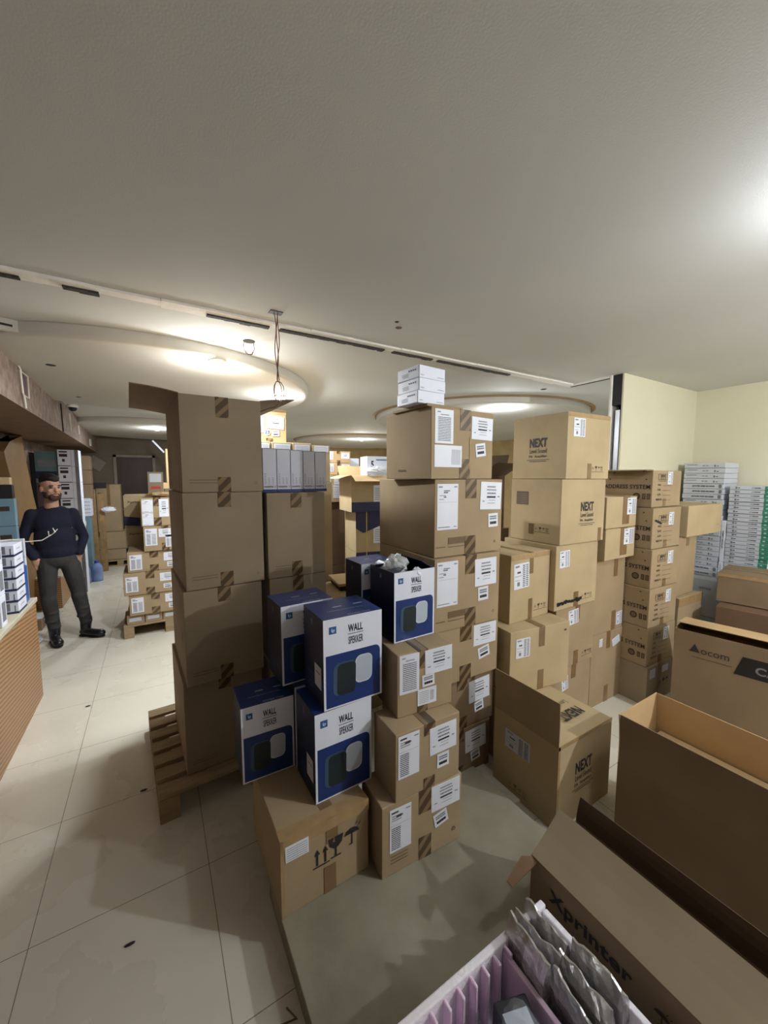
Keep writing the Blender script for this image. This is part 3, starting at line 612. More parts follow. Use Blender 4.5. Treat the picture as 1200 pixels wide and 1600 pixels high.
x = Box('carton', 'topmost amplifier carton with large black logo on its shaded left side', (2.215, Yf, 1.688), .45, .43, .418, -1.8, 'light', group=GN, seed=41)
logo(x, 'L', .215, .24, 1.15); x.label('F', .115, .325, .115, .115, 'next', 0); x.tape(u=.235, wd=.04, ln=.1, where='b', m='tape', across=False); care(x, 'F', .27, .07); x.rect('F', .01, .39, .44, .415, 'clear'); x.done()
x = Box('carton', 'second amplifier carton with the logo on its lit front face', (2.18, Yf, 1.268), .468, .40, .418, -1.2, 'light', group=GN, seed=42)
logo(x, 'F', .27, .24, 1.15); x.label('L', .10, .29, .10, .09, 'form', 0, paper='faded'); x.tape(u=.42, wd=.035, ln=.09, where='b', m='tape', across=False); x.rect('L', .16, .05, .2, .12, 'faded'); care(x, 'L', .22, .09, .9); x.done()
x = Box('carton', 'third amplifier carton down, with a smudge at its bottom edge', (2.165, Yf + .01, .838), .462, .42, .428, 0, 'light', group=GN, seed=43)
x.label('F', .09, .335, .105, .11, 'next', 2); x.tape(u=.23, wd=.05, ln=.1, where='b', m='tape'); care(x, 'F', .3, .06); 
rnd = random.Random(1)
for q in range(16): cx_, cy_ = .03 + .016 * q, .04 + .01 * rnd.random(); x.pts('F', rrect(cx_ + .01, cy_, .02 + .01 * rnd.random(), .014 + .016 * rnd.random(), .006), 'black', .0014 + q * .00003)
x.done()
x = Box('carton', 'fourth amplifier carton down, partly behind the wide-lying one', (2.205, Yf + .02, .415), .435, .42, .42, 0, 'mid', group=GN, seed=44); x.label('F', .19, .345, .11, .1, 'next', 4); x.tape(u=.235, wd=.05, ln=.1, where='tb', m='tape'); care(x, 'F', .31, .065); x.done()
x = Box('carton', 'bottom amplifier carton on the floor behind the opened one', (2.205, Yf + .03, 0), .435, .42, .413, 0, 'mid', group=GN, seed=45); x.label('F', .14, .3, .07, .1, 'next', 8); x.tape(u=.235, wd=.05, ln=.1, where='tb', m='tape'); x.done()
x = Box('carton', 'amplifier carton between centre pile and logo pile, standing on the wide one', (1.788, 1.522, .82), .376, .43, .418, 1.2, 'light', group=GN, seed=46)
x.label('F', .10, .285, .14, .155, 'next', 2); x.tape(u=.19, wd=.036, ln=.13, where='tb', m='tape'); care(x, 'F', .235, .07); x.rect('F', .0, .385, .376, .415, 'clear'); x.text('T', .09, .22, .1, .02, 'SCOTT', 'mid_ink', ang=90); x.done()
x = Box('carton', 'wide low amplifier carton lying across, with a lit top and central tape', (1.697, 1.432, .436), .470, .30, .384, -7, 'light', group=GN, seed=47)
x.label('F', .095, .28, .105, .115, 'next', 0); x.tape(u=.24, wd=.045, ln=.12, where='tb', m='tape'); x.rect('F', .42, .33, .44, .34, 'mid_ink'); x.done()
x = Box('carton', 'hidden lower carton supporting the wide low amplifier carton', (1.70, 1.445, 0), .45, .28, .434, 0, 'mid', seed=48); x.tape(m='tape'); x.done()
# opened carton glimpsed between the piles, its shade put into the brown
x = Box('carton', 'dark opened carton glimpsed between centre pile and logo pile', (2.30, 2.32, 1.25), .42, .45, .46, 12, 'shade_brown', closed=False, seed=49); x.flap('F', .2, 60, K['shade_brown']); x.flap('L', .22, 25, K['shade_brown']); x.flap('R', .2, 20, K['shade_brown']); x.label('L', .3, .2, .1, .06, 'form', 20); x.done()
x = Box('carton', 'lower dark carton in the gap behind the lone amplifier carton', (2.28, 2.3, .62), .46, .5, .628, 8, 'shade_brown', seed=50); x.tape(m='tape'); x.done()
x = Box('carton', 'floor-level dark carton at the bottom of the gap pile', (2.28, 2.3, 0), .46, .5, .618, 6, 'shade_brown', seed=51); x.tape(m='tape'); x.done()
# J: opened carton standing in front
x = Box('carton', 'opened amplifier carton with raised side flap, standing alone on the floor', (1.576, 1.03, 0), .452, .395, .428, 0, 'light', group=None, closed=False)
x.label('L', .16, .30, .16, .10, 'next', -1, paper='whiteside'); logo(x, 'F', .21, .27, 1.15); x.flap('L', .222, 1, K['mid']); care(x, 'L', .12, .06, 1, 'faded')
x.flap('R', .20, -92, K['light']); x.flap('F', .39, -89.2, K['light'], inset=.015)
x.text('T', .29, .13, .17, .065, 'NEXT', 'ink', .035, flip=True, off=.009); x.text('T', .29, .21, .16, .035, 'Level Sound', 'ink', flip=True, off=.010)
x.done()
b = MB(); b.box((0, -.0015, .415), (.452, .0, .434), M['clear']); b.box((-.0015, -.0015, 0), (.014, 0, .433), M['clear']); b.build('tape', x.root)

# ------------------------------------------------------------------ pile K
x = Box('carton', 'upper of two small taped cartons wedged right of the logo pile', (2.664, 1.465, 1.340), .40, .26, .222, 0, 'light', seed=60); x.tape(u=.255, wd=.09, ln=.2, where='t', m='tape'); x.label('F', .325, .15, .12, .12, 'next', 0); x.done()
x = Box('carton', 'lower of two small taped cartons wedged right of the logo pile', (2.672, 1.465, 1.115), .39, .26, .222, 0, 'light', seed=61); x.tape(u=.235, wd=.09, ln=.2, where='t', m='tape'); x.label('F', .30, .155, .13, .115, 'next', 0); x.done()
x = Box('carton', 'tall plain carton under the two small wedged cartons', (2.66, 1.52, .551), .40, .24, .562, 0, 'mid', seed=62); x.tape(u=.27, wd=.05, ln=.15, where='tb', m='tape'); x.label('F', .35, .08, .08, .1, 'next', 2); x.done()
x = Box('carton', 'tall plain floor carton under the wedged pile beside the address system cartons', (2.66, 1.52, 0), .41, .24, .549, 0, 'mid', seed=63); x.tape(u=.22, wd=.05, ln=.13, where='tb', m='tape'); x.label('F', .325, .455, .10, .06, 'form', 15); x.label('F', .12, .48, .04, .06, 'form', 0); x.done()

# ------------------------------------------------------------------ pile L (public address system)
GL = 'address system cartons in the right pile'
Ld = [((3.062, 1.325, .0), .385, .297, -1.0), ((3.063, 1.339, .297), .396, .293, -1.9), ((3.062, 1.341, .590), .391, .294, -2.0), ((3.072, 1.348, .884), .388, .291, -2.0), ((3.080, 1.360, 1.175), .41, .302, -1.5), ((3.10, 1.385, 1.478), .445, .272, 0)]
nl = ['bottom floor carton with arrow symbols in the address system pile', 'second address system carton from the floor', 'third address system carton from the floor', 'fourth address system carton from the floor', 'fifth address system carton from the floor, with a dark smear', 'topmost address system carton with a lifted flap']
for k, (p, w_, h_, r_) in enumerate(Ld):
    x = Box('carton', nl[k], p, w_, .37, h_ - .002, r_, 'mid' if k else 'grey', group=GL, seed=70 + k)
    if k == 0:
        x.icon('F', .19, .13, .05, 'up', 'mid_ink'); x.icon('F', .245, .135, .05, 'glass', 'mid_ink'); x.icon('F', .30, .135, .05, 'umb', 'mid_ink'); x.label('F', .075, .235, .075, .07, 'form', 0, paper='whiteside'); x.label('F', .26, .235, .09, .05, 'form', 0, paper='whiteside'); x.tape(m='tape')
    else:
        s_ = 1.0; x.text('L', .19, .15, .33, .032, 'ADDRESS SYSTEM', 'mid_ink', .02); x.icon('L', .27, .075, .05, 'tri', 'mid_ink')
        x.pts('L', rrect(.265, .08, .05, .05, .024), 'mid_ink', .0014); x.pts('L', rrect(.265, .08, .034, .034, .016), 'faded', .0018)
        for q in range(2):
            x.rect('L', .305 + q * .03, .06, .327 + q * .03, .10, 'mid_ink', .0014); x.rect('L', .309 + q * .03, .064, .323 + q * .03, .096, 'faded', .0018)
        for (u, v) in ((.09, .25), (.3, .26), (.32, .2), (.06, .2)): x.pts('L', [(u, v), (u + .015, v + .004), (u + .004, v + .012)], 'black')
        for q in range(4):
            u = .08 + q * .034
            x.rect('F', u, .2, u + .028, .245, 'mid_ink', .0013); x.rect('F', u + .003, .203, u + .025, .242, K['mid'], .0016)
        x.icon('F', .128, .222, .034, 'glass', 'mid_ink'); x.icon('F', .162, .222, .034, 'umb', 'mid_ink'); x.rect('F', .08, .19, .2, .193, 'mid_ink')
        for q, tx in enumerate(('S/NO.', 'N.W.', 'G.W.', 'MADE IN')): x.text('F', .10, .165 - q * .036, .05 if q < 3 else .08, .015, tx, 'mid_ink', .02); x.rect('F', .15, .157 - q * .036, .28, .159 - q * .036, 'mid_ink')
        x.label('F', .262, .215, .075, .095, 'next', 0)
        x.tape(u=.19, wd=.045, ln=.06, where='b', m='tape')
        if k == 4:
            for q in range(7): x.pts('F', rrect(.04 + .012 * q, .21 - .004 * q, .03, .012, .005), 'black', .0014 + q * .00004)
    if k == 5: x.flap('L', .10, 92, K['grey'])
    x.done()
# ------------------------------------------------------------------ pile M
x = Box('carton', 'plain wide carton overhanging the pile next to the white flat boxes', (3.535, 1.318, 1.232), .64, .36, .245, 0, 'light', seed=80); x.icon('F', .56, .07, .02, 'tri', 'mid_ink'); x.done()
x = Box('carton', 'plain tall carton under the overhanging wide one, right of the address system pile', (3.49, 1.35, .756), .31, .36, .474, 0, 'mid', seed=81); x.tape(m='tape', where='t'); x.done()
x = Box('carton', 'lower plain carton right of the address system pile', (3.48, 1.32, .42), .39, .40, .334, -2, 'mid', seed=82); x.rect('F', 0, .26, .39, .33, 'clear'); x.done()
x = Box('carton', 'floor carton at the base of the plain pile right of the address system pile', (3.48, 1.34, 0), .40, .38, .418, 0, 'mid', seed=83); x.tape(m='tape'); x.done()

# ------------------------------------------------------------------ flat white boxes against the right wall
ords = ['top', 'second', 'third', 'fourth', 'fifth', 'sixth', 'seventh', 'eighth', 'ninth', 'tenth', 'eleventh', 'twelfth', 'thirteenth', 'fourteenth', 'fifteenth', 'sixteenth', 'seventeenth', 'eighteenth', 'nineteenth', 'twentieth', 'twenty-first', 'twenty-second', 'twenty-third', 'twenty-fourth', 'twenty-fifth', 'twenty-sixth', 'twenty-seventh', 'twenty-eighth', 'twenty-ninth', 'thirtieth']
def copy_tree(o):
    c = o.copy(); col.objects.link(c)
    for ch in o.children: q = ch.copy(); col.objects.link(q); q.parent = c
    return c
def flat_proto(bold, L, H, green=False):
    x = Box('flat_white_box', 'x', (0, 0, 0), .30, L, H - .0015, 0, bodymat=M['whiteside'], bumps=0, group='flat white boxes in the corner stack')
    for q in (0,): x.rect('L', 0, 0, L, .0022, 'faint')
    if bold: x.text('L', .16, H * .5, .17, H * .32, 'NETWORK VIDEO RECORDER', 'ink', .03); x.pts('L', rrect(.285, H * .5, .022, H * .7, .008), 'faint'); 
    elif not green:
        for q in range(12): x.rect('L', .02 + q * .007, H * .62, .026 + q * .007, H * .7, 'ink')
        x.text('L', .165, H * .45, .04, H * .26, 'IPC 2M', 'ink'); x.pts('L', rrect(.235, H * .4, .012, H * .4, .005), 'faint'); x.rect('L', .248, H * .3, .262, H * .42, 'ink')
    else:
        x.pts('L', rrect(.045, H * .5, .014, H * .5, .005), 'faint'); x.rect('L', .055, H * .4, .07, H * .58, 'ink'); x.text('L', .175, H * .5, .055, H * .32, 'LT NR3048', 'ink', .02); x.rect('L', L - .06, 0, L, H - .002, 'green', .0013)
        x.rect('L', L - .045, H * .4, L - .03, H * .7, 'lt_spk', .0016)
    x.done(); return x.root
pa = flat_proto(False, .31, .0476); pb = flat_proto(True, .31, .0476); pg = flat_proto(False, .29, .0345, True)
rnd = random.Random(11); used = {}
for k in range(22):
    src = pb if k in (4, 5, 6, 20, 21) else pa
    o = src if src.name not in used else copy_tree(src); used[src.name] = 1
    o.location = (4.385 + rnd.uniform(-.004, .004), 1.385 + rnd.uniform(-.004, .004), .783 + (21 - k) * .0476)
    o['label'] = 'flat white box, %s in the left stack of the right corner' % (ords[k] if k < 21 else 'bottom one'); o['group'] = 'flat white boxes in the left corner stack'
for k in range(30):
    o = pg if k == 0 else copy_tree(pg)
    o.location = (4.385 + rnd.uniform(-.004, .004), 1.055 + rnd.uniform(-.004, .004), 1.624 - .0345 * (k + 1))
    o['label'] = 'flat white box with green end, %s in the right wall stack' % ords[k]; o['group'] = 'green-ended flat white boxes by the right wall'
x = Box('white_carton', 'large white camera carton under the left flat box stack', (4.37, 1.34, .40), .32, .37, .38, 0, bodymat=M['whiteside'], bumps=0); x.text('L', .25, .27, .09, .03, 'uniview', 'ink'); x.rect('L', 0, .35, .37, .375, 'white'); x.rect('L', 0, 0, .37, .004, 'ink'); x.done()
x = Box('white_carton', 'lowest white carton on the floor in the right corner', (4.37, 1.34, 0), .32, .37, .398, 0, bodymat=M['whiteside'], bumps=0); x.text('L', .25, .27, .09, .03, 'uniview', 'ink'); x.done()
x = Box('white_carton', 'white carton on the floor under the green-ended flat boxes', (4.37, 1.03, 0), .32, .29, .585, 0, bodymat=M['whiteside'], bumps=0); x.rect('L', 0, .5, .29, .58, 'white'); x.done()
x = Box('slim_white_box', 'slim white box standing upright between the two flat box stacks, upper', (4.385, 1.349, .94), .28, .032, .37, 0, bodymat=M['white'], bumps=0); x.text('L', .016, .2, .16, .012, 'NETWORK CAMERA', 'ink', .02, ang=90); x.done()
x = Box('slim_white_box', 'slim white box standing upright between the two flat box stacks, lower', (4.38, 1.349, .782), .28, .032, .156, 0, bodymat=M['white'], bumps=0); x.text('L', .016, .08, .1, .01, 'CAMERA', 'faint', ang=90); x.done()

# ------------------------------------------------------------------ foreground opened cartons on the right
x = Box('carton', 'long opened carton with four upright flaps, right foreground', (1.845, -.2, 0), .36, 1.10, .345, 0, 'dark', closed=False)
for sd in 'LRB': x.flap(sd, .235, 0 if sd != 'B' else 2, K['dark'] if sd == 'L' else K['raw'])
x.done()
b = MB(); b.box((0, 0, 0), (.335, 1.05, .01), K['raw']); o = b.build('cardboard_insert'); o.location = (1.857, -.18, .385); tag(o, 'pale cardboard insert lying inside the long upright-flapped carton', 'cardboard')
b = MB(); b.box((0, 0, 0), (.33, 1.04, .375), K['mid']); o = b.build('inner_box'); o.location = (1.86, -.175, .008); tag(o, 'brown inner box filling the long upright-flapped carton', 'box')
x = Box('carton', 'long printed carton with its flap leaning inwards, bottom right foreground', (1.105, -.25, .1), .27, 1.06, .25, 0, 'dark', closed=False)
x.flap('L', .185, -56, K['grey']); x.flap('R', .09, 15, K['shade_brown'])  # right flap: its unlit inner side is put into the dark brown
x.text('L', .21, .165, .27, .062, 'Xprinter', 'ink', .03)
for u in (.42, .50): x.icon('L', u, .15, .05, 'umb', 'mid_ink')
x.icon('L', .60, .15, .06, 'up', 'mid_ink'); x.done()
b = MB(); b.poly([(-.002, 1.055, .245), (-.035, 1.075, .245), (-.115, 1.07, .20), (-.11, 1.05, .192), (-.04, 1.04, .222), (-.002, 1.035, .235)], K['red']); b.v = b.v + [(p[0], p[1], p[2] + .004) for p in b.v]; n_ = 6
b.f.append(tuple(range(6, 12))); b.m.append(0)
for q in range(6): b.f.append((q, (q + 1) % 6, 6 + (q + 1) % 6, 6 + q)); b.m.append(0)
o = b.build('torn_flap', x.root)
x = Box('carton', 'long dark carton printed with a triangle logo, right side behind the upright-flapped one', (3.155, .263, 0), .31, .90, .68, 10, 'dark', closed=False)
x.flap('R', .27, -82, K['raw']); x.pts('L', [(.085, .55), (.14, .55), (.127, .575), (.112, .605), (.098, .575)], 'ink'); x.text('L', .225, .56, .16, .055, '\u221eom', 'ink', .03) if 0 else x.text('L', .215, .562, .14, .03, 'ocom', 'ink', .0)
x.rect('L', .10, .515, .30, .518, 'mid_ink'); x.pts('L', [(.31, .48), (.345, .60), (.88, .60), (.88, .48)], 'black', .0013); x.text('L', .455, .535, .10, .05, 'CA', 'faint', .03, off=.002); x.done()
b = MB(); b.box((0, 0, 0), (.28, .87, .012), K['raw']); o = b.build('cardboard_insert'); o.location = (3.16, .29, .60); o.rotation_euler = (0, 0, R(10)); tag(o, 'cardboard sheet inside the long dark carton with triangle logo', 'cardboard')
x = Box('carton', 'upper brown carton at the right edge, lit on top', (3.936, .41, .72), .43, .80, .23, 9, 'dark', seed=90); x.tape(m='tape'); x.rect('L', 0, .2, .8, .225, 'clear'); x.done()
x = Box('carton', 'lower brown carton at the right edge, under the one lit on top', (3.79, .36, 0), .50, .80, .715, 9, 'red', seed=91); x.tape(m='tape'); x.done()

# ------------------------------------------------------------------ foam tray with bagged drives
tr = empty('foam_tray', (.47, .10, 0), 0, 'pinkish white foam tray with ribbed inner walls, bottom of the photo', 'foam tray')
b = MB(); W_, D_, H_, t_ = .575, .625, .30, .022
b.box((0, 0, .101), (W_, D_, .114), M['foam']); b.box((0, 0, .11), (W_, t_, H_), M['foam']); b.box((0, D_ - t_, .11), (W_, D_, H_), M['foam']); b.box((0, t_, .11), (t_, D_ - t_, H_), M['foam']); b.box((W_ - t_, t_, .11), (W_, D_ - t_, H_ - .01), M['foam'])
b.box((0.01, 0.01, 0.101), (W_ - .01, D_ - .01, .112), M['foam']); o = bevel(b.build('tray_body', tr), .006, 3)
for k in range(9):
    b = MB(); x0 = .045 + k * .047
    b.box((x0, D_ - t_ - .028, .11), (x0 + .010, D_ - t_ + .002, H_ - .012), M['foampink']); o = bevel(b.build('rib', tr), .004, 3)
for (x0, x1, y0) in ((.37, .385, .33), (.42, .432, .33)):
    b = MB(); b.box((x0, y0, .11), (x1, D_ - t_, H_ - .03), M['foampink']); bevel(b.build('divider', tr), .003)
def bag(i, x0, y0, L, th, z0, z1, lab, tilt=0, rotz=0):
    bm = bmesh.new(); bmesh.ops.create_cube(bm, size=1); bmesh.ops.subdivide_edges(bm, edges=bm.edges[:], cuts=9, use_grid_fill=True)
    for v in bm.verts:
        c = v.co; zz = c.z + .5; flare = .008 * max(0, zz - .8) * 3
        p = Vector((c.x * th * (1 - .85 * max(0, zz - .78) / .22), c.y * (L + flare), (zz) * (z1 - z0)))
        n1 = noise.noise(Vector((p.x * 20, p.y * 26, p.z * 26)) + Vector((i * 5.3, 0, 0))); n2 = noise.noise(p * 90 + Vector((i, 0, 7)))
        k = .6 + max(0, zz - .7) * 2.0; p.x += (n1 * .006 + n2 * .003) * k; p.z += n1 * .012 * max(0, zz - .7) * 3; p.y += n2 * .003
        v.co = p
    me = bpy.data.meshes.new('sleeve'); bm.to_mesh(me); bm.free(); me.materials.append(M['silver'])
    t = empty('bagged_drive', (x0, y0, z0), R(rotz), lab, 'hard drive', 'hard drives in silver bags')
    o = bpy.data.objects.new('sleeve', me); col.objects.link(o); o.parent = t; o.rotation_euler = (0, R(tilt), 0)
    return t
bags = [(.995, .657, 'silver-bagged drive at the far end of the row, touching the printed carton side'), (.935, .650, 'silver-bagged drive in the middle of the far row'), (.880, .645, 'silver-bagged drive on the left of the far row, above the pink dividers'),
        (.905, .500, 'silver-bagged drive on the left of the near row, longest visible'), (.952, .512, 'silver-bagged drive in the middle of the near row'), (1.000, .505, 'silver-bagged drive on the right of the near row beside the foam corner')]
for i, (x0, y0, nm) in enumerate(bags): bag(i, x0, y0, .146, .040, .115, .335 + .01 * (i % 3), nm, tilt=-4 + 2 * (i % 3), rotz=(-3, 4, -6, -8, -2, 2)[i])
def drive(x0, y0, z, nm, rz):
    t = empty('bagged_drive', (x0, y0, z), R(rz), nm, 'hard drive', 'hard drives in silver bags')
    b = MB(); b.box((-.05, -.073, 0), (.05, .073, .13), M['drive']); db = bevel(b.build('drive_body', t), .006, 3)
    x = MB(); x.poly([(-.036, -.06, .1305), (.036, -.06, .1305), (.036, .045, .1305), (-.036, .045, .1305)], M['lt_spk'])
    for k in range(5): x.poly([(-.03, -.05 + k * .016, .131), (.02 - .004 * k, -.05 + k * .016, .131), (.02 - .004 * k, -.047 + k * .016, .131), (-.03, -.047 + k * .016, .131)], M['ink'])
    x.build('sticker', db)
    c = crumple('sleeve', None, None, (0, 0, .075), (.066, .088, .085), M['film'], x0 * 10, t, 20, 14, .06)
    return t
drive(.755, .555, .14, 'dark hard drive with pale sticker in a clear bag, beside the pink dividers', -18)
drive(.62, .53, .12, 'dark bagged hard drive at the very bottom edge, left of the stickered one', 6)

# ------------------------------------------------------------------ person
root = empty('person', (-.87, 5.0, 0), R(10), 'bearded man in navy sweater, dark grey jeans and black boots, hands in his pockets', 'person')
def cap(b, p0, r0, p1, r1, m, n=14, k=6, sq=(1, 1)):
    p0, p1 = Vector(p0), Vector(p1); t = (p1 - p0).normalized(); u = Vector((1, 0, 0)); u = (u - t * u.dot(t)).normalized(); v = t.cross(u)
    rings = []
    fs = [(-1, 0)]; prof = []
    for a in range(k + 1): q = math.pi / 2 * a / k; prof.append((p0 - t * r0 * math.cos(q), r0 * math.sin(q)))
    for a in range(k + 1): q = math.pi / 2 * a / k; prof.append((p1 + t * r1 * math.sin(q), r1 * math.cos(q)))
    i0 = len(b.v)
    for c, r in prof:
        r = max(r, 1e-4); b.v += [tuple(c + u * math.cos(2 * math.pi * j / n) * r * sq[0] + v * math.sin(2 * math.pi * j / n) * r * sq[1]) for j in range(n)]
    for a in range(len(prof) - 1):
        for j in range(n): b.f.append((i0 + a * n + j, i0 + a * n + (j + 1) % n, i0 + (a + 1) * n + (j + 1) % n, i0 + (a + 1) * n + j)); b.m.append(b.mi(m))
def fuse(o, vox, sm=4):
    r = o.modifiers.new('remesh', 'REMESH'); r.mode = 'VOXEL'; r.voxel_size = vox; r.use_smooth_shade = True
    s = o.modifiers.new('smooth', 'SMOOTH'); s.iterations = sm; s.factor = .5
    return o
# joints (x right in view, y away from camera, z up)
HD = Vector((-.005, -.04, 1.585)); rotH = Matrix.Rotation(R(24), 3, 'Z')
def hp(x, y, z): return HD + rotH @ Vector((x, y, z))
b = MB(); S = M['skin']
b.ell(hp(0, .012, .045), (.074, .092, .085), S, rotH); b.ell(hp(0, -.02, -.02), (.064, .072, .085), S, rotH); b.ell(hp(0, -.045, -.085), (.040, .036, .034), S, rotH)
b.ell(hp(0, -.083, .028), (.045, .014, .012), S, rotH); cap(b, hp(0, -.086, .02), .009, hp(0, -.106, -.022), .014, S); b.ell(hp(0, -.088, -.062), (.024, .012, .012), S, rotH)
for s_ in (-1, 1):
    b.ell(hp(s_ * .036, -.066, -.018), (.022, .018, .018), S, rotH); b.ell(hp(s_ * .075, .01, -.005), (.010, .02, .032), S, rotH); b.ell(hp(s_ * .05, -.02, -.06), (.02, .04, .03), S, rotH)
cap(b, (-.005, .0, 1.49), .054, (-.01, .02, 1.38), .062, S)
b.ell((0, .02, 1.20), (.15, .09, .2), S); b.ell((.01, .02, .95), (.14, .095, .14), S)
SH = {-1: Vector((-.162, .02, 1.335)), 1: Vector((.152, .03, 1.33))}; EL = {-1: Vector((-.245, .06, 1.08)), 1: Vector((.232, .07, 1.07))}; WR = {-1: Vector((-.170, -.045, .905)), 1: Vector((.185, -.03, .91))}
for s_ in (-1, 1):
    cap(b, SH[s_], .05, EL[s_], .040, S); cap(b, EL[s_], .040, WR[s_], .027, S)
    h0 = WR[s_]; dn = (Vector((-s_ * .35, .22, -.9))).normalized(); sd = Vector((-s_ * .9, 0, .35)).normalized()
    cap(b, h0, .028, h0 + dn * .055, .036, S, sq=(1, .5)); 
    for q in range(4):
        f0 = h0 + dn * .075 + sd * (-.027 + .018 * q); L_ = (.062, .072, .068, .052)[q]
        cap(b, f0, .0098, f0 + dn * L_ * .55 + Vector((0, -.004, 0)), .009, S); cap(b, f0 + dn * L_ * .55 + Vector((0, -.004, 0)), .009, f0 + dn * L_ + Vector((0, .012, 0)), .008, S)
    cap(b, h0 + dn * .02 + sd * .02, .012, h0 + dn * .05 + sd * .052, .0105, S); cap(b, h0 + dn * .05 + sd * .052, .0105, h0 + dn * .085 + sd * .058, .009, S)
HP = {-1: Vector((-.075, .02, .86)), 1: Vector((.095, .02, .86))}; KN = {-1: Vector((-.085, -.02, .47)), 1: Vector((.155, -.01, .47))}; AN = {-1: Vector((-.06, .03, .12)), 1: Vector((.20, .03, .12))}
for s_ in (-1, 1): cap(b, HP[s_], .07, KN[s_], .05, S); cap(b, KN[s_], .05, AN[s_], .034, S)
fuse(b.build('body', root, True), .0065, 3)
b = MB(); b.ell(hp(0, .022, .088), (.077, .090, .066), M['hair'], rotH, 24, 14); b.ell(hp(0, -.045, .105), (.058, .046, .032), M['hair'], rotH, 24, 14); b.ell(hp(.01, -.072, .085), (.035, .02, .018), M['hair'], rotH)
for s_ in (-1, 1): b.ell(hp(s_ * .030, .045, .01), (.045, .05, .06), M['hair'], rotH)
fuse(b.build('hair', root, True), .006, 2)
b = MB(); b.ell(hp(0, -.050, -.088), (.050, .042, .034), M['beard'], rotH, 20, 12); b.ell(hp(0, -.094, -.050), (.026, .010, .0055), M['beard'], rotH)
for s_ in (-1, 1): b.ell(hp(s_ * .052, -.022, -.06), (.020, .042, .036), M['beard'], rotH); b.ell(hp(s_ * .030, -.078, -.075), (.020, .016, .022), M['beard'], rotH)
fuse(b.build('beard', root, True), .005, 2)
b = MB(); b.ell(hp(0, -.101, -.066), (.020, .006, .0055), M['lip'], rotH); b.build('lips', root, True)
for s_ in (-1, 1):
    b = MB(); b.ell(hp(s_ * .031, -.083, .012), (.013, .006, .006), M['eye'], rotH); b.build('eye', root, True)
    b = MB(); b.ell(hp(s_ * .033, -.091, .030), (.021, .006, .006), M['hair'], rotH); b.build('eyebrow', root, True)
# sweater
W = M['sweater']; b = MB()
b.ell((-.005, .025, 1.25), (.170, .110, .155), W); b.ell((.0, .02, 1.08), (.168, .118, .2), W); b.ell((.01, .015, .95), (.165, .118, .11), W); cap(b, (-.08, .03, 1.365), .048, (.07, .035, 1.36), .048, W); cap(b, (-.007, .014, 1.365), .062, (-.006, .014, 1.385), .060, W)
for s_ in (-1, 1): cap(b, SH[s_], .056, EL[s_], .046, W); cap(b, EL[s_], .046, WR[s_] + Vector((0, 0, .012)), .037, W)
fuse(b.build('sweater', root, True), .010, 7)
b = MB(); T = M['jeans']; b.ell((.01, .02, .87), (.160, .112, .10), T)
for s_ in (-1, 1):
    cap(b, HP[s_], .090, KN[s_] + Vector((0, .01, .03)), .066, T); cap(b, KN[s_], .068, AN[s_] + Vector((0, 0, .045)), .053, T)
    for q, z in enumerate((.33, .24, .17)): 
        c = KN[s_].lerp(AN[s_], (.47 - z) / .35); b.ell((c.x + .006 * (-1) ** q, c.y - .005, z), (.062 - .003 * q, .064, .022), T)
fuse(b.build('jeans', root, True), .009, 2)
for s_, ang in ((-1, 8), (1, 42)):
    t = MB(); A = AN[s_]; q = Matrix.Rotation(R(ang), 3, 'Z')
    def bp(x, y, z): return (A.x + (q @ Vector((x, y, 0))).x, A.y + (q @ Vector((x, y, 0))).y, z)
    cap(t, bp(0, .0, .19), .055, bp(0, .015, .07), .046, M['boot']); cap(t, bp(0, .03, .05), .045, bp(0, -.13, .042), .043, M['boot'], sq=(1, .85)); t.ell(bp(0, -.15, .042), (.046, .06, .040), M['boot'], q)
    bo = fuse(t.build('boot', root, True), .007, 2)
    t = MB(); t.ell(bp(0, .03, .012), (.048, .055, .012), M['black'], q); t.ell(bp(0, -.10, .012), (.05, .11, .012), M['black'], q); t.ell(bp(0, -.03, .012), (.04, .1, .012), M['black'], q); fuse(t.build('boot_sole', bo, True), .006, 1)

# ------------------------------------------------------------------ left counter and what stands on it
t = empty('counter', (-1.42, 1.6, 0), 0, 'striped wood laminate counter along the left edge of the aisle', 'counter')
b = MB(); b.box((0, 0, 0), (.61, 2.23, .75), M['laminate']); bevel(b.build('cabinet_body', t), .003)
b = MB(); b.box((-.02, -.02, .75), (.618, 2.245, .782), M['counter']); bevel(b.build('counter_top', t), .004)
t = empty('low_cabinet', (-1.44, 6.34, 0), 0, 'low striped wood cabinet standing behind the man', 'cabinet')
b = MB(); b.box((0, 0, 0), (.36, .68, .40), M['laminate2']); bevel(b.build('cabinet_body', t), .003)
b = MB(); b.box((0, -.01, .40), (.37, .69, .425), M['counter']); b.build('cabinet_top', t)
for k in range(6):
    x = Box('printer_box', 'white box with navy stripe, %s in the stack on the counter' % ['lowest', 'second from the bottom', 'third from the bottom', 'fourth from the bottom', 'second from the top', 'topmost'][k], (-1.04, 3.44, .783 + k * .0775), .225, .19, .0765, 0, bodymat=M['white'], bumps=0, group='navy-striped white boxes on the counter')
    for q in (('F', .225), ('R', .19)): x.rect(q[0], 0, 0, q[1], .014, 'bandn')
    x.rect('F', .165, .02, .182, .07, 'faint'); x.rect('F', .205, .014, .209, .055, 'bandn'); x.text('R', .09, .045, .08, .018, 'printer', 'faint'); x.done()
for k in range(3):
    x = Box('white_box', 'upright white box at the left photo edge, %s on the counter' % ['lower', 'middle', 'upper'][k], (-1.06, 3.14, .783 + k * .192), .235, .10, .19, 0, bodymat=M['white'], bumps=0); x.rect('R', .02, .03, .08, .15, 'faint'); x.rect('F', .1, .04, .2, .12, 'faint'); x.done()
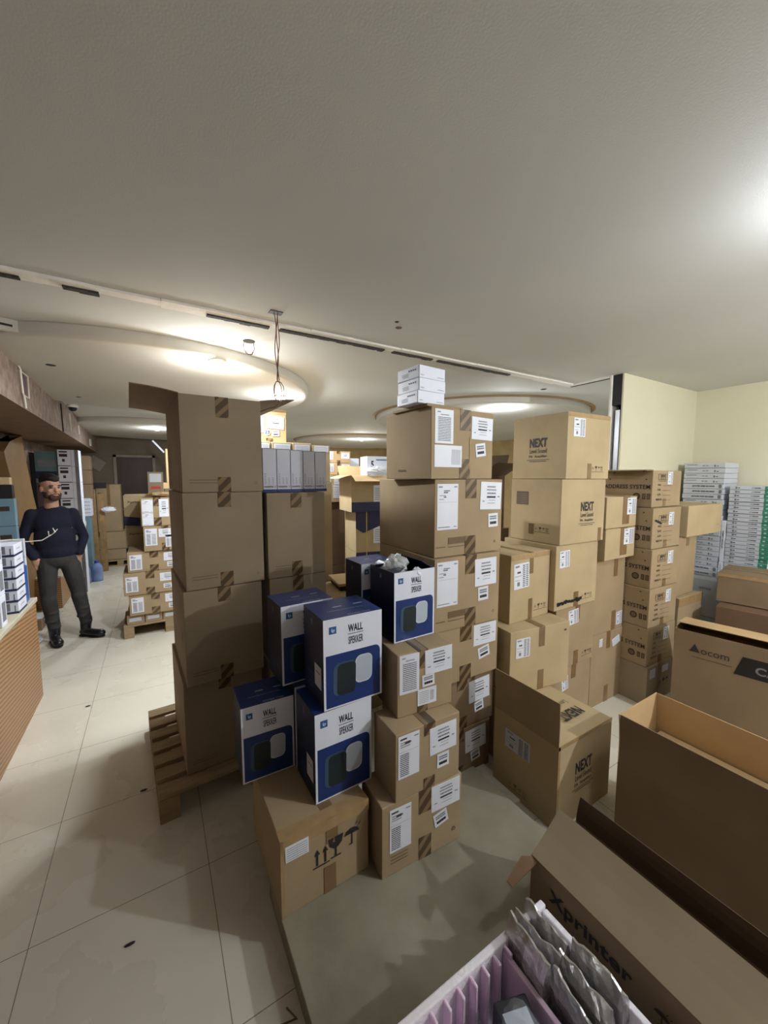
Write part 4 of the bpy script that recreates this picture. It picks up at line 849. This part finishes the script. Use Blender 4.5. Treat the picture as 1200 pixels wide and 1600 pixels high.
x = Box('blue_box', 'glossy cobalt blue upright case at the end of the counter', (-1.0, 3.68, .783), .172, .10, .265, 3, bodymat=M['cobalt'], bumps=0); x.rect('F', .02, .02, .15, .03, 'navy'); x.done()
x = Box('white_box', 'open white carton behind the navy-striped stack, wire lying on it', (-1.08, 3.70 + .09, .783), .24, .035, .46, 0, bodymat=M['whiteside'], bumps=0); x.rect('F', .05, .3, .15, .36, 'faint'); x.done()
for k, (p, w_, d_, h_, m_, nm) in enumerate([((-1.3, 4.25, 1.30), .322, .06, .225, 'cyan', 'pale blue product box high behind the counter at the left edge'), ((-1.3, 4.25, 1.05), .322, .06, .248, 'cyan', 'pale blue product box directly under the other pale blue one'), ((-1.3, 4.25, 1.527), .315, .06, .11, 'black', 'flat black box lying on the pale blue product boxes'),
                                      ((-1.3, 4.25, 1.638), .305, .06, .06, None, 'flat tan box on top of the black one at the left edge'), ((-1.3, 4.25, 0), .33, .065, 1.048, 'cyan', 'tall pale blue carton behind the end of the counter')]):
    x = Box('product_box', nm, p, w_, d_, h_, 0, 'light', bodymat=M[m_] if m_ else None, bumps=0)
    if m_ == 'cyan':
        x.rect('F', w_ * .6, h_ * .55, w_ * .9, h_ * .72, 'mid_ink'); x.rect('F', w_ * .62, h_ * .3, w_ * .7, h_ * .36, 'navy')
    x.done()
b = MB(); b.tube([(-.96, 3.6, 1.255), (-.88, 3.66, 1.26), (-.80, 3.68, 1.235), (-.72, 3.70, 1.235), (-.66, 3.72, 1.275), (-.63, 3.72, 1.31)], .0035, M['offw'], 6); b.tube([(-.66, 3.72, 1.275), (-.64, 3.70, 1.29), (-.655, 3.71, 1.32)], .003, M['offw'], 6); b.tube([(-.68, 3.71, 1.265), (-.68, 3.70, 1.30)], .003, M['offw'], 6)
o = b.build('loose_cable'); tag(o, 'pale yellow cable with frayed ends reaching out from the striped boxes', 'cable')
crumple('plastic_wrap', 'crumpled clear plastic lying on the navy-striped boxes', 'plastic', (-1.0, 3.52, 1.305), (.085, .07, .055), M['plastic'], 9)

# shelf side stuff behind the man
t = empty('display_board', (-1.44, 7.12, 0), 0, 'teal and plum product display panel leaning on the left wall behind the man', 'display panel')
b = MB(); b.box((0, 0, .0), (.05, .5, 2.02), M['black']); b.build('side', t)
b = MB(); b.box((.05, -.02, 1.62), (.30, .3, 2.06), M['teal']); b.build('upper_box', t)
b = MB(); b.box((.05, -.021, 1.68), (.28, -.0195, 1.78), M['navy']); b.box((.08, -.021, 1.84), (.28, -.0195, 1.94), M['faint']); b.build('picture', t)
b = MB(); b.box((.05, -.02, 0), (.30, .3, 1.618), M['purple']); b.build('lower_box', t)
for k in range(9):
    x = Box('white_box', 'black-printed white box in the tall wrapped column behind the man, %s' % (ords[8 - k] + ' from the top' if k < 8 else 'topmost'), (-1.135, 7.05, .0 + k * .232), .235, .24, .23, 0, bodymat=M['white'], bumps=0, group='wrapped column of printed white boxes')
    x.rect('F', .02, .13, .11, .17, 'ink'); x.rect('F', .02, .19, .11, .21, 'mid_ink'); x.rect('F', .05, .06, .08, .10, 'ink'); x.rect('F', .0, .0, .14, .008, 'ink'); x.rect('F', .15, 0, .152, .23, 'navy'); x.rect('F', .19, 0, .235, .23, 'faint'); x.done()
for k in range(3):
    x = Box('carton', 'small brown carton, %s of three above the thin pale boxes beyond the white column' % ['lowest', 'middle', 'upper'][k], (-1.22, 8.0, 1.35 + k * .235), .34, .3, .23, 0, 'dark', seed=100 + k); x.tape(m='tape'); x.done()
for k in range(5):
    x = Box('thin_white_box', 'thin pale box, %s from the bottom beyond the white column' % ['first', 'second', 'third', 'fourth', 'fifth'][k], (-1.22, 7.95, 1.05 + k * .06), .32, .3, .058, 0, bodymat=M['white'], bumps=0, group='thin pale boxes beyond the white column'); x.rect('F', 0, 0, .32, .006, 'cyan'); x.done()
x = Box('product_box', 'pale blue box under the thin pale boxes beyond the white column', (-1.22, 7.95, 0), .30, .3, 1.048, 0, bodymat=M['cyan'], bumps=0); x.rect('F', .05, .9, .25, .98, 'white'); x.done()
for k, (x0, y0, w_, h_, nm) in enumerate([(-1.0, 8.35, .13, 1.50, 'rough wooden board standing upright beyond the man'), (-.85, 8.45, .09, 1.42, 'narrower rough wooden board next to the wide upright one')]):
    b = MB(); b.box((0, 0, 0), (w_, .05, h_), M['rawwood']); o = bevel(b.build('wooden_board', loc=(x0, y0, 0)), .004); tag(o, nm, 'wooden board')
b = MB(); b.box((-1.0, 8.33, 1.501), (-.72, 8.52, 1.60), M['black']); o = b.build('tool_case'); tag(o, 'dark case lying on top of the upright wooden boards', 'case')
crumple('paper_sheets', 'crumpled white papers sticking out beside the upright wooden boards', 'paper', (-.70, 8.42, 1.12), (.11, .05, .045), M['paper'], 12)
for k, (x0, y0) in enumerate([(-1.0, 7.62), (-.85, 7.74)]):
    t = empty('water_bottle', (x0, y0, 0), 0, ['large blue water bottle nearer the man on the floor', 'large blue water bottle beside the other, farther from the man'][k], 'water bottle')
    b = MB(); b.lathe([(.0001, 0), (.075, 0), (.08, .02), (.08, .1), (.074, .12), (.08, .14), (.08, .22), (.06, .27), (.025, .30), (.022, .315)], M['water'], 20); bb = b.build('bottle_body', t, True)
    b = MB(); b.lathe([(.03, .30), (.03, .335), (.0001, .337)], M['cap'], 16); b.build('bottle_cap', bb, True)
b = MB(); b.ell((0, 0, 0), (.16, .2, .02), M['paper']); b.v = [(x, y, max(0, z) + .02 * abs(noise.noise(Vector((x * 12, y * 12, 1))))) for x, y, z in b.v]; o = b.build('crumpled_paper', loc=(-1.22, 5.15, .001)); tag(o, 'crumpled pinkish paper on the floor between counter and man', 'paper')
b = MB(); b.box((0, 0, 0), (.22, .3, .12), K['dark']); o = b.build('small_carton', loc=(-1.35, 5.5, 0)); tag(o, 'small brown carton on the floor behind the crumpled paper', 'box')
b = MB(); b.box((0, 0, 0), (.2, .25, .004), M['paper']); o = b.build('paper_sheet', loc=(-1.33, 5.55, .1215)); tag(o, 'white sheet lying on the small brown floor carton', 'paper')
# cartons before the far door
x = Box('carton', 'tall narrow carton standing before the dark door', (-.92, 8.95, .66), .38, .4, .90, 0, 'mid', seed=110); x.tape(m='tape', ln=.4, where='t'); x.done()
x = Box('carton', 'wide low carton under the tall narrow one before the door', (-.92, 8.85, .13), .62, .55, .525, 0, 'mid', seed=111); x.rect('F', 0, .2, .62, .207, 'mid_ink'); x.done()
b = MB(); b.box((0, 0, 0), (.7, .6, .02), M['wood']); b.box((0, 0, .1), (.7, .6, .125), M['wood'])
for q in (0, .3, .6): b.box((q, 0, .02), (q + .1, .6, .1), M['wood'])
o = b.build('wooden_pallet', loc=(-.95, 8.82, 0)); tag(o, 'wooden pallet under the cartons before the far door', 'pallet')
x = Box('carton', 'dark flattened carton leaning at the foot of the far door', (-.5, 9.2, .655), .42, .3, .18, 0, 'red', seed=112); x.done()
b = MB(); b.box((-.13, 0, -.11), (.13, .004, .11), M['frame']); o = b.build('wall_paper_sheet', loc=(-.98, 9.935, 1.98)); o.rotation_euler = (0, R(35), 0); tag(o, 'pale paper sheet hanging tilted on the far grey wall', 'paper')

# ------------------------------------------------------------------ second pallet pile (middle distance, left)
pallet('wooden_pallet', 'wooden pallet under the labelled carton pile behind the tall cartons', (-.33, 4.74, 0), 1, L=.55, W=.85, H=.14)
GP = 'cartons on the distant pallet'
for k in range(4):
    x = Box('flat_carton', 'flat carton in the bottom layer on the distant pallet, %s from the left' % ['first', 'second', 'third', 'fourth'][k], (-.30 + k * .165, 4.76, .141), .16, .48, .098, 0, 'mid', group='flat cartons on the distant pallet', seed=120 + k); x.rect('F', .02, .03, .13, .07, 'whiteside'); x.done()
PP = [((-.27, 4.73, .24), .50, .22, 'lowest labelled carton on the distant pallet'), ((-.31, 4.72, .462), .56, .235, 'second labelled carton on the distant pallet'), ((-.265, 4.74, .699), .52, .215, 'third labelled carton on the distant pallet, wider than those above')]
for k, (p, w_, h_, nm) in enumerate(PP):
    x = Box('carton', nm, p, w_, .5, h_, 0, 'mid', group=GP, seed=130 + k); x.tape(u=.24, wd=.08, ln=.07); x.label('F', .075, h_ / 2, .11, .16, 'side'); x.label('F', .40, h_ - .07, .14, .09, 'addr'); x.label('F', .40, h_ * .28, .08, .05, 'small'); x.done()
x = Box('carton', 'fourth labelled carton on the distant pallet, narrower', (-.11, 4.72, .916), .42, .5, .265, 0, 'mid', group=GP, seed=135); x.tape(u=.2, wd=.07, ln=.08); x.label('F', .07, .15, .11, .18, 'side'); x.label('F', .20, .19, .12, .09, 'addr'); x.label('F', .24, .1, .08, .13, 'side'); x.done()
x = Box('carton', 'upper labelled carton on the distant pallet with two tall labels', (-.12, 4.72, 1.183), .42, .5, .30, 0, 'mid', group=GP, seed=136); x.tape(u=.15, wd=.07, ln=.09); x.label('F', .06, .215, .10, .135, 'head'); x.label('F', .06, .075, .10, .135, 'head'); x.label('F', .21, .19, .09, .19, 'addr'); x.done()
crumple('crumpled_paper', 'crumpled brown paper lying on the upper labelled carton', 'paper', (.08, 4.9, 1.512), (.15, .10, .025), K['raw'], 15)
x = Box('carton', 'plastic-wrapped carton with red print, highest on the distant pallet', (-.05, 5.28, 1.18), .16, .25, .58, 0, 'grey', seed=137); x.rect('F', .02, .46, .14, .56, 'whiteside'); x.text('F', .095, .40, .12, .05, 'Cargo', 'red', .03) if 0 else x.rect('F', .03, .38, .13, .41, 'red'); x.done()
x = Box('carton', 'small carton with white label beside the red-printed one', (.115, 5.28, 1.18), .14, .25, .38, 0, 'grey', seed=138); x.label('F', .07, .25, .08, .08, 'form'); x.done()
x = Box('carton', 'tall carton hidden behind the distant pallet pile', (-.05, 5.28, 0), .31, .28, 1.178, 0, 'mid', seed=139); x.tape(); x.done()
for k in range(4):
    x = Box('banded_carton', 'tan carton with navy band, %s in the strapped pile behind the distant pallet' % ['lowest', 'second', 'third', 'topmost'][k], (-.30, 5.32, .0 + k * .373), .24, .4, .371, 0, 'light', seed=140 + k, group='navy-banded cartons in the distant strapped pile'); x.pts('F', [(0, .02), (.24, .0), (.24, .09), (0, .13)], 'bandn'); x.text('F', .12, .29, .17, .03, 'Xprinter', 'mid_ink', .02); x.rect('F', .155, 0, .163, .37, 'yellow', .002); x.done()

# ------------------------------------------------------------------ stacks behind the two tall piles
x = Box('carton', 'lit carton with round 23 sticker and raised flap, above the white row', (.64, 3.0, 1.966), .275, .33, .215, 0, 'raw', seed=150)
x.label('F', .055, .14, .10, .14, 'side'); x.label('F', .19, .15, .13, .095, 'addr', -3); x.pts('F', rrect(.125, .075, .05, .05, .025, 8), 'lt_rim', .0016); x.text('F', .125, .075, .035, .026, '23', 'navy', .03, off=.002); x.label('F', .19, .07, .055, .045, 'small', 3)
x.tape(u=.14, wd=.05, ln=.03, where='b'); x.flap('B', .12, 10); x.flap('F', .03, 20); x.done()
for k in range(4):
    x = Box('carton', 'labelled carton in the row just behind the white boxes, %s from the left' % wn[k], (.62 + k * .158, 2.93, 1.66), .155, .34, .304 - .012 * (k == 3), 0, 'light', seed=151 + k, group='labelled cartons behind the white row'); x.label('F', .08, .265, .12, .05, 'form'); x.done()
x = Box('carton', 'upper large support carton hidden behind the right tall pile', (.62, 2.93, .84), .64, .5, .818, 0, 'mid', seed=157); x.tape(); x.done()
x = Box('carton', 'lower large support carton hidden behind the right tall pile', (.62, 2.99, 0), .64, .5, .838, 0, 'mid', seed=158); x.tape(); x.done()
# lit pair and labelled pair
LB = [((1.655, 4.0, 1.86), .30, .13, 'raw', 'upper brightly lit labelled carton in the gap right of the white row'), ((1.66, 4.0, 1.725), .30, .133, 'raw', 'second brightly lit labelled carton in the gap right of the white row'), ((1.62, 3.97, 1.42), .33, .303, 'mid', 'shaded carton with torn white labels under the lit pair'), ((1.62, 3.99, .7), .33, .718, 'shade_brown', 'dark tall carton under the shaded torn-label carton'), ((1.62, 3.99, 0), .33, .698, 'shade_brown', 'dark floor carton at the base of the gap stack')]  # the two lowest carry the black gap's shade in their colour
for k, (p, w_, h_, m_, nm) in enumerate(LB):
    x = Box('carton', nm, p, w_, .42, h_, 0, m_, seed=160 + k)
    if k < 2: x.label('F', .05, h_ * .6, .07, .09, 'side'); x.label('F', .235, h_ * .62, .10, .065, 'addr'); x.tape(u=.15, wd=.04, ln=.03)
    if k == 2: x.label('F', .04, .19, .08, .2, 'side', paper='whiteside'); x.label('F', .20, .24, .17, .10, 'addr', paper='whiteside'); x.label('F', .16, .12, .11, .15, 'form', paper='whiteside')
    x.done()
NB = [((1.74, 3.45, .55), .38, .378, 'light', 'navy-banded carton with barcode labels, lowest visible above the pale plank'), ((1.74, 3.45, .93), .38, .418, 'light', 'navy-banded carton with yellow strap and round symbols, middle of its pile'), ((1.68, 3.42, 1.35), .44, .365, 'light', 'opened navy-banded carton with spread flaps carrying a white wrapped box')]
for k, (p, w_, h_, m_, nm) in enumerate(NB):
    x = Box('banded_carton', nm, p, w_, .42, h_, -8 if k == 2 else -10, m_, seed=170 + k, closed=(k < 2))
    if k < 2: x.pts('F', [(0, h_ * .6), (.08, h_ * .48), (.38, h_ * .75), (.38, h_), (0, h_)], 'bandn')
    else: x.rect('F', 0, 0, w_, .10, 'bandn')
    x.label('F', w_ * .76, h_ * .42 if k < 2 else h_ * .5, .20, .17, 'ship'); x.rect('F', .11, 0, .12, h_, 'yellow', .002) if k < 2 else None; 
    if k == 2: x.flap('F', .14, 115, K['raw']); x.flap('L', .13, 105, K['raw']); x.flap('B', .12, 30, K['raw'])
    x.done()
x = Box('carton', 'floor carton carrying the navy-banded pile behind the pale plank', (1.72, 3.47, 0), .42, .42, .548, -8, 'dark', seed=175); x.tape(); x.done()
x = Box('white_box', 'white printed box wrapped in plastic on the opened navy-banded carton', (1.87, 3.45, 1.70), .25, .2, .21, -8, bodymat=M['white'], bumps=0); x.text('F', .06, .13, .03, .07, '5', 'ink', .04); x.rect('F', .1, .17, .22, .18, 'blue2'); x.done()
b = MB(); b.box((.02, .02, .0), (.40, .40, .004), K['mid']); o = b.build('cardboard_sheet', loc=(1.73, 3.40, 1.694)); tag(o, 'flat cardboard sheet under the plastic-wrapped white box', 'cardboard')
crumple('plastic_wrap', 'shiny plastic wrap bunched at the foot of the wrapped white box', 'plastic', (1.95, 3.36, 1.755), (.14, .07, .055), M['plastic'], 21)
for k, (p, w_, h_, nm) in enumerate([((2.06, 4.3, 1.62), .16, .31, 'small white labelled box beyond the lit pair'), ((2.26, 4.35, 1.62), .16, .26, 'second small pale box beyond the lit pair')]):
    x = Box('white_box', nm, p, w_, .3, h_, 0, bodymat=M['white'] if k == 0 else K['raw'], bumps=0); x.rect('F', .04, h_ * .5, .12, h_ * .7, 'faint'); x.done()
x = Box('carton', 'tall carton supporting the small white labelled box', (2.0, 4.28, 0), .5, .45, 1.618, 0, 'mid', seed=178); x.tape(); x.done()
# pale plank / open carton top seen low between piles
x = Box('carton', 'low carton with pale plank top between right tall pile and centre pile', (1.0, 2.32, 0), .52, .5, .86, 4, 'mid', seed=180); x.tape(); x.done()
b = MB(); b.box((0, 0, 0), (.45, .30, .02), K['raw']); o = bevel(b.build('pale_plank', loc=(1.13, 2.52, .9)), .003); o.rotation_euler = (0, 0, R(-8)); tag(o, 'pale plank lying on a low carton in the gap between the two large piles', 'plank')
b = MB(); b.box((0, 0, 0), (.40, .26, .038), M['black']); o = b.build('black_tray', loc=(1.15, 2.54, .861)); o.rotation_euler = (0, 0, R(-8)); tag(o, 'thin black tray under the pale plank in the gap', 'tray')
# far rows seen over and between the piles
far = [((.22, 7.9, 1.6), .35, .45, .60, 'raw', 'tall lit carton by the far left ceiling disc'), ((.14, 7.9, 0), .5, .6, 1.598, 'raw', 'lit support carton under the tall far left one'),
       ((2.9, 6.2, 0), .7, .6, 1.86, 'raw', 'far lit carton seen under the farthest ceiling disc')]
for k, (p, w_, d_, h_, m_, nm) in enumerate(far): x = Box('carton', nm, p, w_, d_, h_, 0, m_, seed=190 + k); x.tape(); x.done()
b = MB(); b.box((0, 0, 0), (.28, .012, .03), M['white']); o = b.build('light_tube', loc=(.02, 8.3, 2.36)); o.rotation_euler = (0, R(50), 0); tag(o, 'slanted white plastic strip near the top of the far door', 'plastic strip')

# scraps on the tile floor
b = MB(); b.tube([(.20, 1.02, .003), (.26, 1.06, .004), (.31, 1.05, .003), (.29, 1.09, .003)], .003, M['soffit'], 6); b.tube([(.24, .98, .003), (.26, 1.06, .004)], .003, M['soffit'], 6); o = b.build('twig_scrap'); tag(o, 'dark forked scrap of cord on the tiles at the board edge', 'scrap')
for k, (x0, y0) in enumerate([(-.49, 3.46), (-.12, 2.34), (-.15, 1.55)]):
    b = MB(); b.ell((0, 0, .004), (.018, .006, .004), M['black'], nu=8, nv=5); o = b.build('dirt_chip', loc=(x0, y0, 0)); tag(o, ['small dark chip on the tiles near the counter corner', 'small dark chip beside the pallet corner', 'thin dark chip on the tiles in front of the pallet'][k], 'scrap')
